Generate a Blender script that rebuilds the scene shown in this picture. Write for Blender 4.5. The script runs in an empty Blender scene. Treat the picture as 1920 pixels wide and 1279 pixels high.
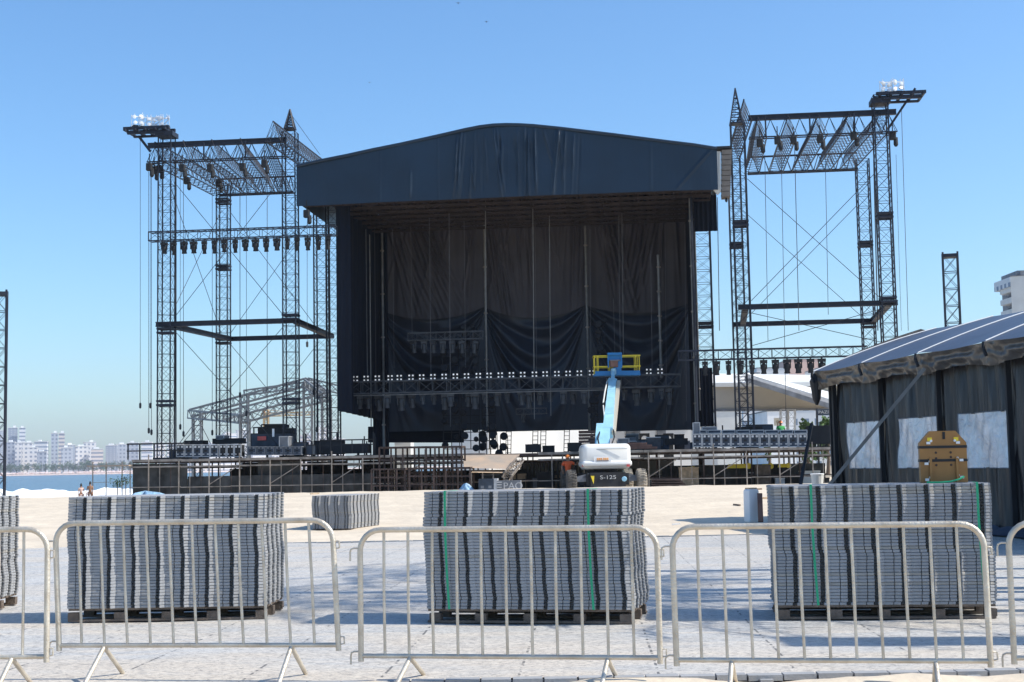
import bpy, math, random
from mathutils import Vector, Matrix
RD = math.radians
rnd = random.Random(11)
scene = bpy.context.scene
COL = scene.collection
# ------------------------------------------------------------------ camera
F = 2667.0
CAM = Vector((0, 0, 1.5))
PITCH = math.atan(233.5 / F)
ROLL = -0.018
CM = Matrix.Rotation(math.pi / 2 + PITCH, 3, 'X') @ Matrix.Rotation(ROLL, 3, 'Z')
def ray(px, py):
    return CM @ Vector(((px - 960) / F, (639.5 - py) / F, -1))
def at(px, py, Y):
    d = ray(px, py)
    return CAM + d * (Y / d.y)
def G(px, py, z=0.0):
    d = ray(px, py)
    return CAM + d * ((z - CAM.z) / d.z)
TH = RD(6)
SO = Vector((0, 70, 0))
SU = Vector((math.cos(TH), -math.sin(TH), 0))
SV = Vector((math.sin(TH), math.cos(TH), 0))
ZUP = Vector((0, 0, 1))
XA = Vector((1, 0, 0)); YA = Vector((0, 1, 0))
def W(u, v, z):
    return SO + SU * u + SV * v + ZUP * z
def ST(px, py, v):
    d = ray(px, py)
    t = ((SO - CAM).dot(SV) + v) / d.dot(SV)
    return CAM + d * t
def S(px, py, v):
    p = ST(px, py, v)
    return (p - SO).dot(SU), p.z
cd = bpy.data.cameras.new('camera'); cam = bpy.data.objects.new('camera', cd); COL.objects.link(cam)
cd.sensor_width = 36; cd.lens = 36 * F / 1920
cd.clip_start = 0.1; cd.clip_end = 20000
cam.matrix_world = Matrix.Translation(CAM) @ CM.to_4x4()
scene.camera = cam
# ------------------------------------------------------------------ materials
def nodes(m):
    m.use_nodes = True
    nt = m.node_tree
    return nt, nt.nodes['Principled BSDF']
def mat(name, col, rough=0.7, metal=0.0, var=0.25, scale=3.0, bump=0.0, bscale=None, col2=None, spec=0.5, emit=0, coords='Object'):
    m = bpy.data.materials.new(name)
    nt, b = nodes(m)
    N = nt.nodes; L = nt.links
    b.inputs['Roughness'].default_value = rough
    b.inputs['Metallic'].default_value = metal
    b.inputs['Specular IOR Level'].default_value = spec
    tc = N.new('ShaderNodeTexCoord')
    no = N.new('ShaderNodeTexNoise'); no.inputs['Scale'].default_value = scale; no.inputs['Detail'].default_value = 6
    L.new(tc.outputs[coords], no.inputs['Vector'])
    rp = N.new('ShaderNodeValToRGB')
    c2 = col2 if col2 else tuple(c * (1 - var) for c in col)
    c1 = col if col2 else tuple(min(1, c * (1 + var)) for c in col)
    rp.color_ramp.elements[0].position = 0.3; rp.color_ramp.elements[0].color = (*c2, 1)
    rp.color_ramp.elements[1].position = 0.7; rp.color_ramp.elements[1].color = (*c1, 1)
    L.new(no.outputs['Fac'], rp.inputs['Fac'])
    L.new(rp.outputs['Color'], b.inputs['Base Color'])
    if bump:
        n2 = N.new('ShaderNodeTexNoise'); n2.inputs['Scale'].default_value = bscale or scale * 6; n2.inputs['Detail'].default_value = 8
        L.new(tc.outputs[coords], n2.inputs['Vector'])
        bp = N.new('ShaderNodeBump'); bp.inputs['Strength'].default_value = bump; bp.inputs['Distance'].default_value = 0.05
        L.new(n2.outputs['Fac'], bp.inputs['Height']); L.new(bp.outputs['Normal'], b.inputs['Normal'])
    if emit:
        b.inputs['Emission Color'].default_value = (*col, 1); b.inputs['Emission Strength'].default_value = emit
    return m
M = {}
M['steel'] = mat('dark_steel', (0.014, 0.019, 0.034), 0.6, 0.2, 0.4, 2)
M['black'] = mat('black_paint', (0.012, 0.014, 0.018), 0.75, 0, 0.4, 2)
M['pole'] = mat('grey_pole', (0.19, 0.185, 0.18), 0.5, 0.3, 0.25, 3)
M['scaf'] = mat('galvanised_scaffold_tube', (0.27, 0.235, 0.205), 0.6, 0.2, 0.4, 3)
M['rust'] = mat('rusty_brown_steel', (0.06, 0.04, 0.035), 0.8, 0.1, 0.5, 3)
M['ceil'] = mat('brown_roof_truss_steel', (0.030, 0.021, 0.021), 0.8, 0.1, 0.5, 3)
M['galv'] = mat('weathered_galvanised_tube', (0.65, 0.60, 0.515), 0.42, 0.45, 0.18, 7, 0.2, 60, col2=(0.46, 0.40, 0.32))
M['panel'] = mat('grey_moulded_plastic', (0.295, 0.298, 0.305), 0.75, 0, 0.2, 3, 0.1, 40, spec=0.3)
M['panel2'] = mat('light_grey_moulded_plastic', (0.31, 0.315, 0.325), 0.75, 0, 0.14, 3, 0.1, 40, spec=0.3)
M['panel3'] = mat('sandy_grey_moulded_plastic', (0.33, 0.315, 0.29), 0.8, 0, 0.2, 5, 0.1, 40, spec=0.3)
M['hole_shade'] = mat('dark_hole_shade', (0.025, 0.027, 0.03), 0.6)  # near-black that paints the shade in the tile edge holes
M['wood'] = mat('weathered_pallet_wood', (0.15, 0.115, 0.09), 0.9, 0, 0.4, 5, 0.4, 30)
M['woodl'] = mat('fresh_pallet_wood', (0.50, 0.37, 0.25), 0.85, 0, 0.3, 5, 0.4, 30)
M['strap'] = mat('green_plastic_strap', (0.01, 0.36, 0.17), 0.45, 0, 0.1)
M['brown'] = mat('golden_brown_board', (0.34, 0.165, 0.045), 0.55, 0, 0.15, 4)
M['blackplastic'] = mat('black_webbing', (0.012, 0.012, 0.014), 0.6)
M['yellow'] = mat('yellow_paint', (0.80, 0.60, 0.03), 0.45, 0, 0.08)
M['blue'] = mat('blue_machine_paint', (0.01, 0.17, 0.42), 0.4, 0, 0.12)
M['lblue'] = mat('pale_blue_machine_paint', (0.30, 0.55, 0.70), 0.45, 0, 0.12)
M['whitep'] = mat('white_machine_paint', (0.74, 0.74, 0.72), 0.45, 0, 0.07, 1.5)
M['white'] = mat('white_sheet', (0.80, 0.80, 0.80), 0.8, 0, 0.08, 0.5)
M['offwhite'] = mat('offwhite_wall', (0.62, 0.62, 0.60), 0.8, 0, 0.08, 0.5)
M['beige'] = mat('beige_canvas', (0.42, 0.38, 0.32), 0.8, 0, 0.1, 0.3)
M['rubber'] = mat('dusty_tyre_rubber', (0.10, 0.09, 0.08), 0.9, 0, 0.4, 4)
M['dusty'] = mat('sandy_tyre_rubber', (0.30, 0.26, 0.21), 0.9, 0, 0.4, 4)
M['plywood'] = mat('weathered_plywood', (0.46, 0.34, 0.25), 0.85, 0, 0.3, 1.2, 0.2, 8, col2=(0.30, 0.27, 0.24))
M['alu'] = mat('grey_aluminium_frame', (0.45, 0.46, 0.48), 0.5, 0.3, 0.2, 4)
M['case'] = mat('dark_blue_case_board', (0.03, 0.045, 0.07), 0.6, 0, 0.4, 2)
M['fixture'] = mat('dark_grey_fixture', (0.05, 0.055, 0.065), 0.55, 0, 0.4, 3)
M['greycase'] = mat('mid_grey_case', (0.16, 0.17, 0.19), 0.6, 0, 0.3, 2)
M['orange'] = mat('orange_cloth', (0.80, 0.12, 0.03), 0.8, 0, 0.15, 6)
M['hat'] = mat('orange_hard_hat', (0.85, 0.22, 0.03), 0.35, 0, 0.03)
M['skin'] = mat('brown_skin', (0.28, 0.15, 0.09), 0.6, 0, 0.08)
M['jeans'] = mat('dark_trousers', (0.03, 0.035, 0.05), 0.85)
M['vest'] = mat('green_vest_cloth', (0.06, 0.38, 0.10), 0.8)
M['lens'] = mat('faint_glow_lamp_cell', (1, 0.97, 0.93), 0.4, 0, 0.01, 1, emit=0.15)  # white lamp cells with a faint glow added to keep them bright
M['lampw'] = mat('white_lamp_housing', (0.75, 0.76, 0.78), 0.35, 0.3, 0.1, 4)
M['net'] = mat('dark_scrim_netting', (0.055, 0.056, 0.055), 0.95, 0, 0.6, 1.6)
M['cableg'] = mat('grey_cable', (0.11, 0.11, 0.12), 0.7)
M['cabled'] = mat('dark_cable', (0.035, 0.035, 0.04), 0.7)
M['bluetarp'] = mat('blue_tarp', (0.22, 0.36, 0.50), 0.5, 0, 0.5, 5)
M['hill'] = mat('hill_rock_and_scrub', (0.20, 0.19, 0.15), 0.95, 0, 0.4, 0.004, col2=(0.06, 0.09, 0.05))
M['leaf'] = mat('leaf_green', (0.07, 0.13, 0.035), 0.8, 0, 0.5, 1.5)
M['leaff'] = mat('far_leaf_green', (0.04, 0.09, 0.03), 0.8, 0, 0.5, 0.05)
M['bark'] = mat('bark', (0.12, 0.09, 0.07), 0.95, 0, 0.3, 4)
M['pink'] = mat('pink_render', (0.60, 0.42, 0.36), 0.8, 0, 0.1, 0.2)
M['bird'] = mat('dark_feathers', (0.02, 0.02, 0.025), 0.8)
M['letter'] = mat('white_lettering', (0.5, 0.5, 0.5), 0.6)
M['decal'] = mat('orange_decal', (0.85, 0.40, 0.15), 0.5)
M['redd'] = mat('red_decal', (0.55, 0.08, 0.07), 0.5)
M['terracotta'] = mat('reddish_brown_boards', (0.19, 0.10, 0.075), 0.85, 0, 0.3, 3)
def cloth(name, col, rough, scale=1.2, bump=0.35, spec=0.5, sx=1, sz=0.15, sheen=0.0, col2=None):
    m = mat(name, col, rough, 0, 0.18, 0.4, spec=spec, col2=col2)
    nt = m.node_tree; N = nt.nodes; L = nt.links; b = N['Principled BSDF']
    tc = N.new('ShaderNodeTexCoord'); mp = N.new('ShaderNodeMapping'); mp.inputs['Scale'].default_value = (sx, sx, sz)
    no = N.new('ShaderNodeTexNoise'); no.inputs['Scale'].default_value = scale; no.inputs['Detail'].default_value = 5
    L.new(tc.outputs['Object'], mp.inputs['Vector']); L.new(mp.outputs['Vector'], no.inputs['Vector'])
    bp = N.new('ShaderNodeBump'); bp.inputs['Strength'].default_value = bump; bp.inputs['Distance'].default_value = 0.12
    L.new(no.outputs['Fac'], bp.inputs['Height']); L.new(bp.outputs['Normal'], b.inputs['Normal'])
    if sheen: b.inputs['Sheen Weight'].default_value = sheen
    return m
M['fascia'] = cloth('black_pvc_fascia_sheet', (0.009, 0.025, 0.050), 0.42, 1.5, 0.25, spec=.38)
M['curtain'] = cloth('black_stage_curtain', (0.056, 0.050, 0.060), 0.7, 2.0, 0.5)
M['curtain2'] = cloth('dark_navy_swagged_curtain', (0.017, 0.025, 0.043), 0.5, 2.0, 0.3)
M['sidecloth'] = cloth('black_side_masking', (0.004, 0.008, 0.018), 0.9, 2.0, 0.4, spec=.25)
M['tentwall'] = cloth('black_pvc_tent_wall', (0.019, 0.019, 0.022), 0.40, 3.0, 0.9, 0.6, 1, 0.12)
M['valance'] = cloth('warm_lit_pvc_valance', (0.085, 0.073, 0.062), 0.38, 2.0, 0.5, 0.6, 1, 1)  # black PVC with warm reflected light put into its brown base colour
M['tentroof'] = mat('blue_black_pvc_roof', (0.055, 0.068, 0.10), 0.42, 0, 0.15, 0.8, 0.2, 3)
# tent window: milky PVC
m = bpy.data.materials.new('milky_clear_pvc'); nt, b = nodes(m); N = nt.nodes; L = nt.links
tc = N.new('ShaderNodeTexCoord'); no = N.new('ShaderNodeTexNoise'); no.inputs['Scale'].default_value = 1.6; no.inputs['Detail'].default_value = 8; no.inputs['Distortion'].default_value = 1.0
L.new(tc.outputs['Object'], no.inputs['Vector'])
rp = N.new('ShaderNodeValToRGB'); rp.color_ramp.elements[0].position = 0.35; rp.color_ramp.elements[0].color = (0.46, 0.48, 0.52, 1)
rp.color_ramp.elements[1].position = 0.72; rp.color_ramp.elements[1].color = (0.85, 0.87, 0.90, 1)
L.new(no.outputs['Fac'], rp.inputs['Fac']); L.new(rp.outputs['Color'], b.inputs['Base Color'])
b.inputs['Roughness'].default_value = 0.12; b.inputs['Specular IOR Level'].default_value = 1.0; b.inputs['Coat Weight'].default_value = 0.6
n2 = N.new('ShaderNodeTexNoise'); n2.inputs['Scale'].default_value = 5; n2.inputs['Detail'].default_value = 8; n2.inputs['Distortion'].default_value = 2
bp = N.new('ShaderNodeBump'); bp.inputs['Strength'].default_value = 0.9; bp.inputs['Distance'].default_value = 0.05
L.new(tc.outputs['Object'], n2.inputs['Vector']); L.new(n2.outputs['Fac'], bp.inputs['Height']); L.new(bp.outputs['Normal'], b.inputs['Normal'])
M['pvc'] = m
def facade(name, wall, win, fx, fz, dx=0.5, dz=0.45, horiz=False, roughwin=0.2):
    m = bpy.data.materials.new(name); nt, b = nodes(m); N = nt.nodes; L = nt.links
    tc = N.new('ShaderNodeTexCoord'); sp = N.new('ShaderNodeSeparateXYZ'); L.new(tc.outputs['Object'], sp.inputs[0])
    def band(src, f, d):
        a = N.new('ShaderNodeMath'); a.operation = 'DIVIDE'; a.inputs[1].default_value = f; L.new(src, a.inputs[0])
        c = N.new('ShaderNodeMath'); c.operation = 'FRACT'; L.new(a.outputs[0], c.inputs[0])
        e = N.new('ShaderNodeMath'); e.operation = 'LESS_THAN'; e.inputs[1].default_value = d; L.new(c.outputs[0], e.inputs[0])
        return e.outputs[0]
    r = band(sp.outputs['Z'], fz, dz)
    if not horiz:
        q = N.new('ShaderNodeMath'); q.operation = 'ADD'; L.new(sp.outputs['X'], q.inputs[0]); L.new(sp.outputs['Y'], q.inputs[1])
        mu = N.new('ShaderNodeMath'); mu.operation = 'MULTIPLY'; L.new(r, mu.inputs[0]); L.new(band(q.outputs[0], fx, dx), mu.inputs[1]); r = mu.outputs[0]
    mx = N.new('ShaderNodeMix'); mx.data_type = 'RGBA'; mx.inputs[6].default_value = (*wall, 1); mx.inputs[7].default_value = (*win, 1)
    L.new(r, mx.inputs[0]); L.new(mx.outputs[2], b.inputs['Base Color']); b.inputs['Roughness'].default_value = 0.6
    return m
FAC = [facade('white_facade_windows', (0.72, 0.70, 0.68), (0.22, 0.26, 0.33), 9, 7),
       facade('cream_facade_bands', (0.68, 0.60, 0.54), (0.22, 0.24, 0.30), 5, 6.5, horiz=True),
       facade('grey_facade_windows', (0.42, 0.45, 0.50), (0.14, 0.18, 0.25), 8, 6.4),
       facade('white_facade_bands', (0.75, 0.74, 0.73), (0.25, 0.30, 0.38), 5, 6.4, dz=0.4, horiz=True),
       facade('slate_facade_windows', (0.30, 0.34, 0.40), (0.62, 0.62, 0.62), 7, 3.6, 0.3, 0.3)]
FACN = facade('pale_block_windows', (0.60, 0.62, 0.64), (0.16, 0.22, 0.30), 2.4, 3.0)
# ------------------------------------------------------------------ mesh helpers
class MB:
    def __init__(s):
        s.v = []; s.f = []
    def raw(s, vs, fs):
        o = len(s.v); s.v += [tuple(p) for p in vs]; s.f += [tuple(i + o for i in f) for f in fs]; return s
    def box(s, c, hx, hy, hz, X=XA, Y=YA, Z=ZUP, taper=1.0):
        c = Vector(c); vs = []
        for k in (-1, 1):
            t = taper if k > 0 else 1
            for a, b2 in ((-1, -1), (1, -1), (1, 1), (-1, 1)):
                vs.append(c + X * (a * hx * t) + Y * (b2 * hy * t) + Z * (k * hz))
        return s.raw(vs, [(0, 3, 2, 1), (4, 5, 6, 7), (0, 1, 5, 4), (1, 2, 6, 5), (2, 3, 7, 6), (3, 0, 4, 7)])
    def rbox(s, c, hx, hy, hz, r, X=XA, Y=YA, Z=ZUP, n=3):
        # box rounded about the Z-X outline (extruded along Y) with chamfered ends
        c = Vector(c); pts = []
        for qx, qz, a0 in ((1, 1, 0), (-1, 1, 90), (-1, -1, 180), (1, -1, 270)):
            for i in range(n + 1):
                a = RD(a0 + 90 * i / n)
                pts.append((qx * (hx - r) + r * math.cos(a), qz * (hz - r) + r * math.sin(a)))
        k = len(pts); rings = []
        for y, q in ((-hy, 0.0), (-hy + r * .3, .7), (-hy + r, 1.0), (hy - r, 1.0), (hy - r * .3, .7), (hy, 0.0)):
            ins = (1 - q) * r * 0.8
            rings.append([c + X * (p[0] * (hx - ins) / hx) + Z * (p[1] * (hz - ins) / hz) + Y * y for p in pts])
        vs = [p for rg in rings for p in rg]; fs = []
        for j in range(len(rings) - 1):
            for i in range(k):
                fs.append((j * k + i, j * k + (i + 1) % k, (j + 1) * k + (i + 1) % k, (j + 1) * k + i))
        fs.append(tuple(range(k))[::-1]); fs.append(tuple((len(rings) - 1) * k + i for i in range(k)))
        return s.raw(vs, fs)
    def bar(s, a, b, r, n=4, r2=None):
        a = Vector(a); b = Vector(b); d = (b - a)
        if d.length < 1e-6: return s
        d.normalize(); p = d.cross(ZUP if abs(d.z) < 0.95 else XA).normalized(); q = d.cross(p)
        vs = []
        for c, rr in ((a, r), (b, r if r2 is None else r2)):
            for i in range(n):
                t = 2 * math.pi * (i + .5) / n
                vs.append(c + (p * math.cos(t) + q * math.sin(t)) * rr * (1.41 if n == 4 else 1))
        fs = [(i, (i + 1) % n, n + (i + 1) % n, n + i) for i in range(n)]
        fs += [tuple(range(n))[::-1], tuple(range(n, 2 * n))]
        return s.raw(vs, fs)
    def path(s, pts, r, n=8, radii=None):
        pts = [Vector(p) for p in pts]; vs = []; k = len(pts); prev = None
        for i, p in enumerate(pts):
            d = (pts[min(i + 1, k - 1)] - pts[max(i - 1, 0)]).normalized()
            if prev is None:
                u = d.cross(ZUP if abs(d.z) < 0.9 else XA).normalized()
            else:
                u = (prev - d * prev.dot(d)).normalized()
            prev = u; w = d.cross(u); rr = radii[i] if radii else r
            for j in range(n):
                t = 2 * math.pi * j / n; vs.append(p + (u * math.cos(t) + w * math.sin(t)) * rr)
        fs = []
        for i in range(k - 1):
            for j in range(n):
                fs.append((i * n + j, i * n + (j + 1) % n, (i + 1) * n + (j + 1) % n, (i + 1) * n + j))
        fs += [tuple(range(n))[::-1], tuple((k - 1) * n + j for j in range(n))]
        return s.raw(vs, fs)
    def grid(s, fn, nu, nv, closed=False):
        o = len(s.v)
        for j in range(nv + 1):
            for i in range(nu + 1):
                s.v.append(tuple(fn(i / nu, j / nv)))
        for j in range(nv):
            for i in range(nu):
                a = o + j * (nu + 1) + i; s.f.append((a, a + 1, a + nu + 2, a + nu + 1))
        return s
    def ext(s, outline, vec):
        k = len(outline); vec = Vector(vec)
        vs = [Vector(p) for p in outline] + [Vector(p) + vec for p in outline]
        return s.raw(vs, [tuple(range(k))[::-1], tuple(range(k, 2 * k))] + [(i, (i + 1) % k, k + (i + 1) % k, k + i) for i in range(k)])
    def lathe(s, c, axis, prof, n=16):
        c = Vector(c); d = Vector(axis).normalized(); p = d.cross(ZUP if abs(d.z) < 0.9 else XA).normalized(); q = d.cross(p)
        o = len(s.v); k = len(prof)
        for (h, r) in prof:
            for i in range(n):
                t = 2 * math.pi * i / n; s.v.append(tuple(c + d * h + (p * math.cos(t) + q * math.sin(t)) * r))
        for j in range(k - 1):
            for i in range(n):
                s.f.append((o + j * n + i, o + j * n + (i + 1) % n, o + (j + 1) * n + (i + 1) % n, o + (j + 1) * n + i))
        s.f.append(tuple(o + i for i in range(n))[::-1]); s.f.append(tuple(o + (k - 1) * n + i for i in range(n)))
        return s
WM = {}
def setp(o, label=None, cat=None, group=None, kind=None):
    if label: o['label'] = label
    if cat: o['category'] = cat
    if group: o['group'] = group
    if kind: o['kind'] = kind
    return o
def thing(name, label, cat, base, yaw=0.0, group=None, kind=None):
    o = bpy.data.objects.new(name, None); COL.objects.link(o)
    o.empty_display_size = 0.3
    o.location = base; o.rotation_euler = (0, 0, yaw)
    WM[o.name] = Matrix.Translation(Vector(base)) @ Matrix.Rotation(yaw, 4, 'Z')
    return setp(o, label, cat, group, kind)
def mesh(name, mb, mt, Mx, smooth=False):
    me = bpy.data.meshes.new(name); inv = Mx.inverted()
    me.from_pydata([inv @ Vector(p) for p in mb.v], [], mb.f); me.update()
    me.materials.append(M[mt] if isinstance(mt, str) else mt)
    if smooth:
        me.polygons.foreach_set('use_smooth', [True] * len(me.polygons))
        try: me.set_sharp_from_angle(angle=RD(smooth if smooth is not True else 50))
        except Exception: pass
    return me
def part(name, mb, mt, parent, smooth=False, label=None, kind=None):
    Mx = WM[parent.name]
    o = bpy.data.objects.new(name, mesh(name, mb, mt, Mx, smooth)); COL.objects.link(o)
    o.parent = parent; WM[o.name] = Mx
    return setp(o, label, None, None, kind)
def single(name, mb, mt, label, cat, group=None, smooth=False, kind=None, yaw=0.0):
    xs = [p[0] for p in mb.v]; ys = [p[1] for p in mb.v]; zs = [p[2] for p in mb.v]
    base = Vector(((min(xs) + max(xs)) / 2, (min(ys) + max(ys)) / 2, min(zs)))
    Mx = Matrix.Translation(base) @ Matrix.Rotation(yaw, 4, 'Z')
    o = bpy.data.objects.new(name, mesh(name, mb, mt, Mx, smooth)); COL.objects.link(o)
    o.location = base; o.rotation_euler = (0, 0, yaw); WM[o.name] = Mx
    return setp(o, label, cat, group, kind)
def kids(o): return [c for c in ALLK.get(o.name, [])]
ALLK = {}
def dup(root, loc, rotz=None, label=None, group=None, scale=None, rot=None):
    r = root.copy(); COL.objects.link(r); r.location = loc
    if rotz is not None: r.rotation_euler = (0, 0, rotz)
    if rot is not None: r.rotation_euler = rot
    if scale: r.scale = (scale,) * 3 if not hasattr(scale, '__len__') else scale
    if label: r['label'] = label
    if group: r['group'] = group
    for ch in list(root.children):
        c = ch.copy(); COL.objects.link(c); c.parent = r
        for g in list(ch.children):
            d = g.copy(); COL.objects.link(d); d.parent = c
    return r
def text_mesh(s, size, depth=0.01):
    cu = bpy.data.curves.new('txt', 'FONT'); cu.body = s; cu.size = size; cu.extrude = depth; cu.align_x = 'CENTER'; cu.align_y = 'CENTER'
    o = bpy.data.objects.new('txt', cu); COL.objects.link(o)
    dg = bpy.context.evaluated_depsgraph_get(); me = bpy.data.meshes.new_from_object(o.evaluated_get(dg))
    vs = [v.co.copy() for v in me.vertices]; fs = [tuple(p.vertices) for p in me.polygons]
    bpy.data.objects.remove(o); bpy.data.curves.remove(cu); bpy.data.meshes.remove(me)
    return vs, fs
def put_text(mb, s, size, c, X=XA, Z=ZUP, depth=0.01, sx=1.0):
    vs, fs = text_mesh(s, size, depth); Nn = X.cross(Z)
    mb.raw([Vector(c) + X * (v.x * sx) + Z * v.y + Nn * v.z for v in vs], fs)
# square lattice between a and b. P = width direction
def lattice(mb, a, b, P, w, d, seg=0.7, r=0.04, rb=0.02, style='x', t0=0.0, t1=0.0, cross=True):
    a = Vector(a); b = Vector(b); A = (b - a); Ln = A.length; A.normalize()
    P = (P - A * P.dot(A)).normalized(); Q = A.cross(P).normalized()
    n = max(1, round(Ln / seg)); cs = [(-w / 2, -d / 2), (w / 2, -d / 2), (w / 2, d / 2), (-w / 2, d / 2)]
    def pt(t, c): return a + A * (Ln * t) + P * c[0] + Q * c[1]
    for c in cs: mb.bar(pt(0, c), pt(1, c), r)
    for i in range(n + 1):
        t = i / n
        for k in range(4):
            mb.bar(pt(t, cs[k]), pt(t, cs[(k + 1) % 4]), rb)
        if i < n:
            for k in range(4):
                c1, c2 = cs[k], cs[(k + 1) % 4]
                if style == 'x':
                    mb.bar(pt(t, c1), pt(t + 1 / n, c2), rb * .8, 3); mb.bar(pt(t, c2), pt(t + 1 / n, c1), rb * .8, 3)
                else:
                    if (i + k) % 2: c1, c2 = c2, c1
                    mb.bar(pt(t, c1), pt(t + 1 / n, c2), rb, 3)
    return mb
def tri_truss(mb, a, b, w, h, seg=0.8, r=0.035, rb=0.02, up=ZUP):
    # bottom chords at +-w/2 around line a-b, top chord h above
    a = Vector(a); b = Vector(b); A = b - a; Ln = A.length; A.normalize(); P = A.cross(up).normalized(); n = round(Ln / seg)
    def B(t, s): return a + A * (Ln * t) + P * (s * w / 2)
    def T(t): return a + A * (Ln * t) + up * h
    for s in (-1, 1): mb.bar(B(0, s), B(1, s), r)
    mb.bar(T(0), T(1), r)
    for i in range(n + 1):
        t = i / n; mb.bar(B(t, -1), B(t, 1), rb, 3)
        for s in (-1, 1):
            mb.bar(B(t, s), T(t), rb, 3)
            if i < n:
                mb.bar(B(t, s), T(t + .5 / n), rb, 3); mb.bar(T(t + .5 / n), B(t + 1 / n, s), rb, 3)
        if i < n: mb.bar(B(t, -1), B(t + 1 / n, 1), rb * .8, 3)
    return mb
# ------------------------------------------------------------------ world, sun
SUN_AZ = RD(8)      # measured from +X towards the camera (-Y)
SUN_EL = RD(45)
wd = bpy.data.worlds.new('World'); scene.world = wd; wd.use_nodes = True
nt = wd.node_tree; bg = nt.nodes['Background']
sky = nt.nodes.new('ShaderNodeTexSky'); sky.sky_type = 'NISHITA'; sky.sun_disc = False
sky.sun_elevation = SUN_EL; sky.sun_rotation = math.pi / 2 + SUN_AZ
sky.air_density = 1.0; sky.dust_density = 1.1; sky.ozone_density = 4.5; sky.altitude = 0
hs = nt.nodes.new('ShaderNodeHueSaturation'); hs.inputs['Saturation'].default_value = 1.12
tn = nt.nodes.new('ShaderNodeMix'); tn.data_type = 'RGBA'; tn.blend_type = 'MULTIPLY'; tn.inputs[0].default_value = 1; tn.inputs[7].default_value = (0.92, 1.03, 1.06, 1)
nt.links.new(sky.outputs['Color'], hs.inputs['Color']); nt.links.new(hs.outputs['Color'], tn.inputs[6]); nt.links.new(tn.outputs[2], bg.inputs['Color']); bg.inputs['Strength'].default_value = 0.122
sd = bpy.data.lights.new('sun', 'SUN'); sd.energy = 3.7; sd.angle = RD(0.5); sd.color = (1.0, 0.94, 0.83)
so = bpy.data.objects.new('sun', sd); COL.objects.link(so)
sdir = Vector((math.cos(SUN_EL) * math.cos(SUN_AZ), -math.cos(SUN_EL) * math.sin(SUN_AZ), math.sin(SUN_EL)))
so.rotation_euler = sdir.to_track_quat('Z', 'Y').to_euler()
scene.view_settings.view_transform = 'Standard'; scene.view_settings.look = 'None'
scene.view_settings.exposure = 0.72; scene.view_settings.gamma = 1
# ------------------------------------------------------------------ terrain
def sstep(a, b, x):
    t = max(0.0, min(1.0, (x - a) / (b - a))); return t * t * (3 - 2 * t)
def hnoise(x, y):
    return (math.sin(x * 1.7 + 1.3 * math.sin(y * .9)) + math.sin(y * 2.1 + 1.1 * math.sin(x * 1.3 + 2)) + .5 * math.sin(3.7 * x + 2.9 * y)) / 2.5
def ground_z(x, y):
    z = -0.06
    if 8.8 < y < 10.15 and abs(x) < 7: z += (0.045 + 0.045 * hnoise(x * 2.2, y * 4)) * sstep(8.8, 9.3, y)
    if y > 29:
        berm = 0.60 * sstep(31, 54, y) - 0.40 * sstep(55, 62, y)
        z = -0.06 + 0.06 * sstep(29, 31, y) + berm + 0.022 * hnoise(x * 1.1, y * 1.3) + 0.012 * hnoise(x * 3.1 + 5, y * 2.7) * sstep(30, 33, y) * (1 - sstep(62, 64, y))
    # the beach drops to the sea on the left, beyond the berm
    edge = -22 + (y - 55) * 0.02
    s = sstep(52, 85, y) * (1 - sstep(edge - 12, edge + 4, x))
    z = z * (1 - s) + (-4.0) * s
    s2 = sstep(190, 300, y) * (1 - sstep(-20, 60, x)); z = z * (1 - s2) - 4 * s2
    return z
xs = [-900, -500, -250, -120, -70, -50] + [-40 + i * 1.0 for i in range(24)] + [-16 + i * .25 for i in range(97)] + [9 + i * 1.0 for i in range(0, 26)] + [40, 60, 90, 140, 250, 500, 1200, 3000]
ys = [-40, -15, 0, 5, 8] + [8.6 + .1 * i for i in range(17)] + [11, 14, 20, 26, 28.5, 29, 29.5, 30] + [31 + .75 * i for i in range(48)] + [70, 80, 90, 110, 140, 180, 220, 260, 300, 500, 1000, 2000, 4300]
xs = sorted(set(round(x, 3) for x in xs)); ys = sorted(set(round(y, 3) for y in ys))
mb = MB(); nx = len(xs)
for y in ys:
    for x in xs: mb.v.append((x, y, ground_z(x, y)))
for j in range(len(ys) - 1):
    for i in range(nx - 1): mb.f.append((j * nx + i, j * nx + i + 1, (j + 1) * nx + i + 1, (j + 1) * nx + i))
M['sand'] = mat('beach_sand', (0.64, 0.55, 0.43), 0.95, 0, 0.1, 0.9, 0.9, 3.0, col2=(0.53, 0.45, 0.35))
single('ground', mb, 'sand', None, None, kind='structure', smooth=180)
# sea
m = bpy.data.materials.new('sea_water'); nt, b = nodes(m); N = nt.nodes; L = nt.links
b.inputs['Base Color'].default_value = (0.07, 0.12, 0.17, 1); b.inputs['Roughness'].default_value = 0.25
tc = N.new('ShaderNodeTexCoord'); mp = N.new('ShaderNodeMapping'); mp.inputs['Scale'].default_value = (0.05, 0.25, 1)
no = N.new('ShaderNodeTexNoise'); no.inputs['Scale'].default_value = 1.0; no.inputs['Detail'].default_value = 8
L.new(tc.outputs['Object'], mp.inputs['Vector']); L.new(mp.outputs['Vector'], no.inputs['Vector'])
bp = N.new('ShaderNodeBump'); bp.inputs['Strength'].default_value = 0.6; bp.inputs['Distance'].default_value = 1.0
L.new(no.outputs['Fac'], bp.inputs['Height']); L.new(bp.outputs['Normal'], b.inputs['Normal'])
M['sea'] = m
mb = MB(); mb.raw([(-3500, 60, -.6), (200, 60, -.6), (200, 2230, -.6), (-3500, 2230, -.6)], [(0, 1, 2, 3)])
single('sea', mb, 'sea', None, None, kind='structure')
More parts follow.
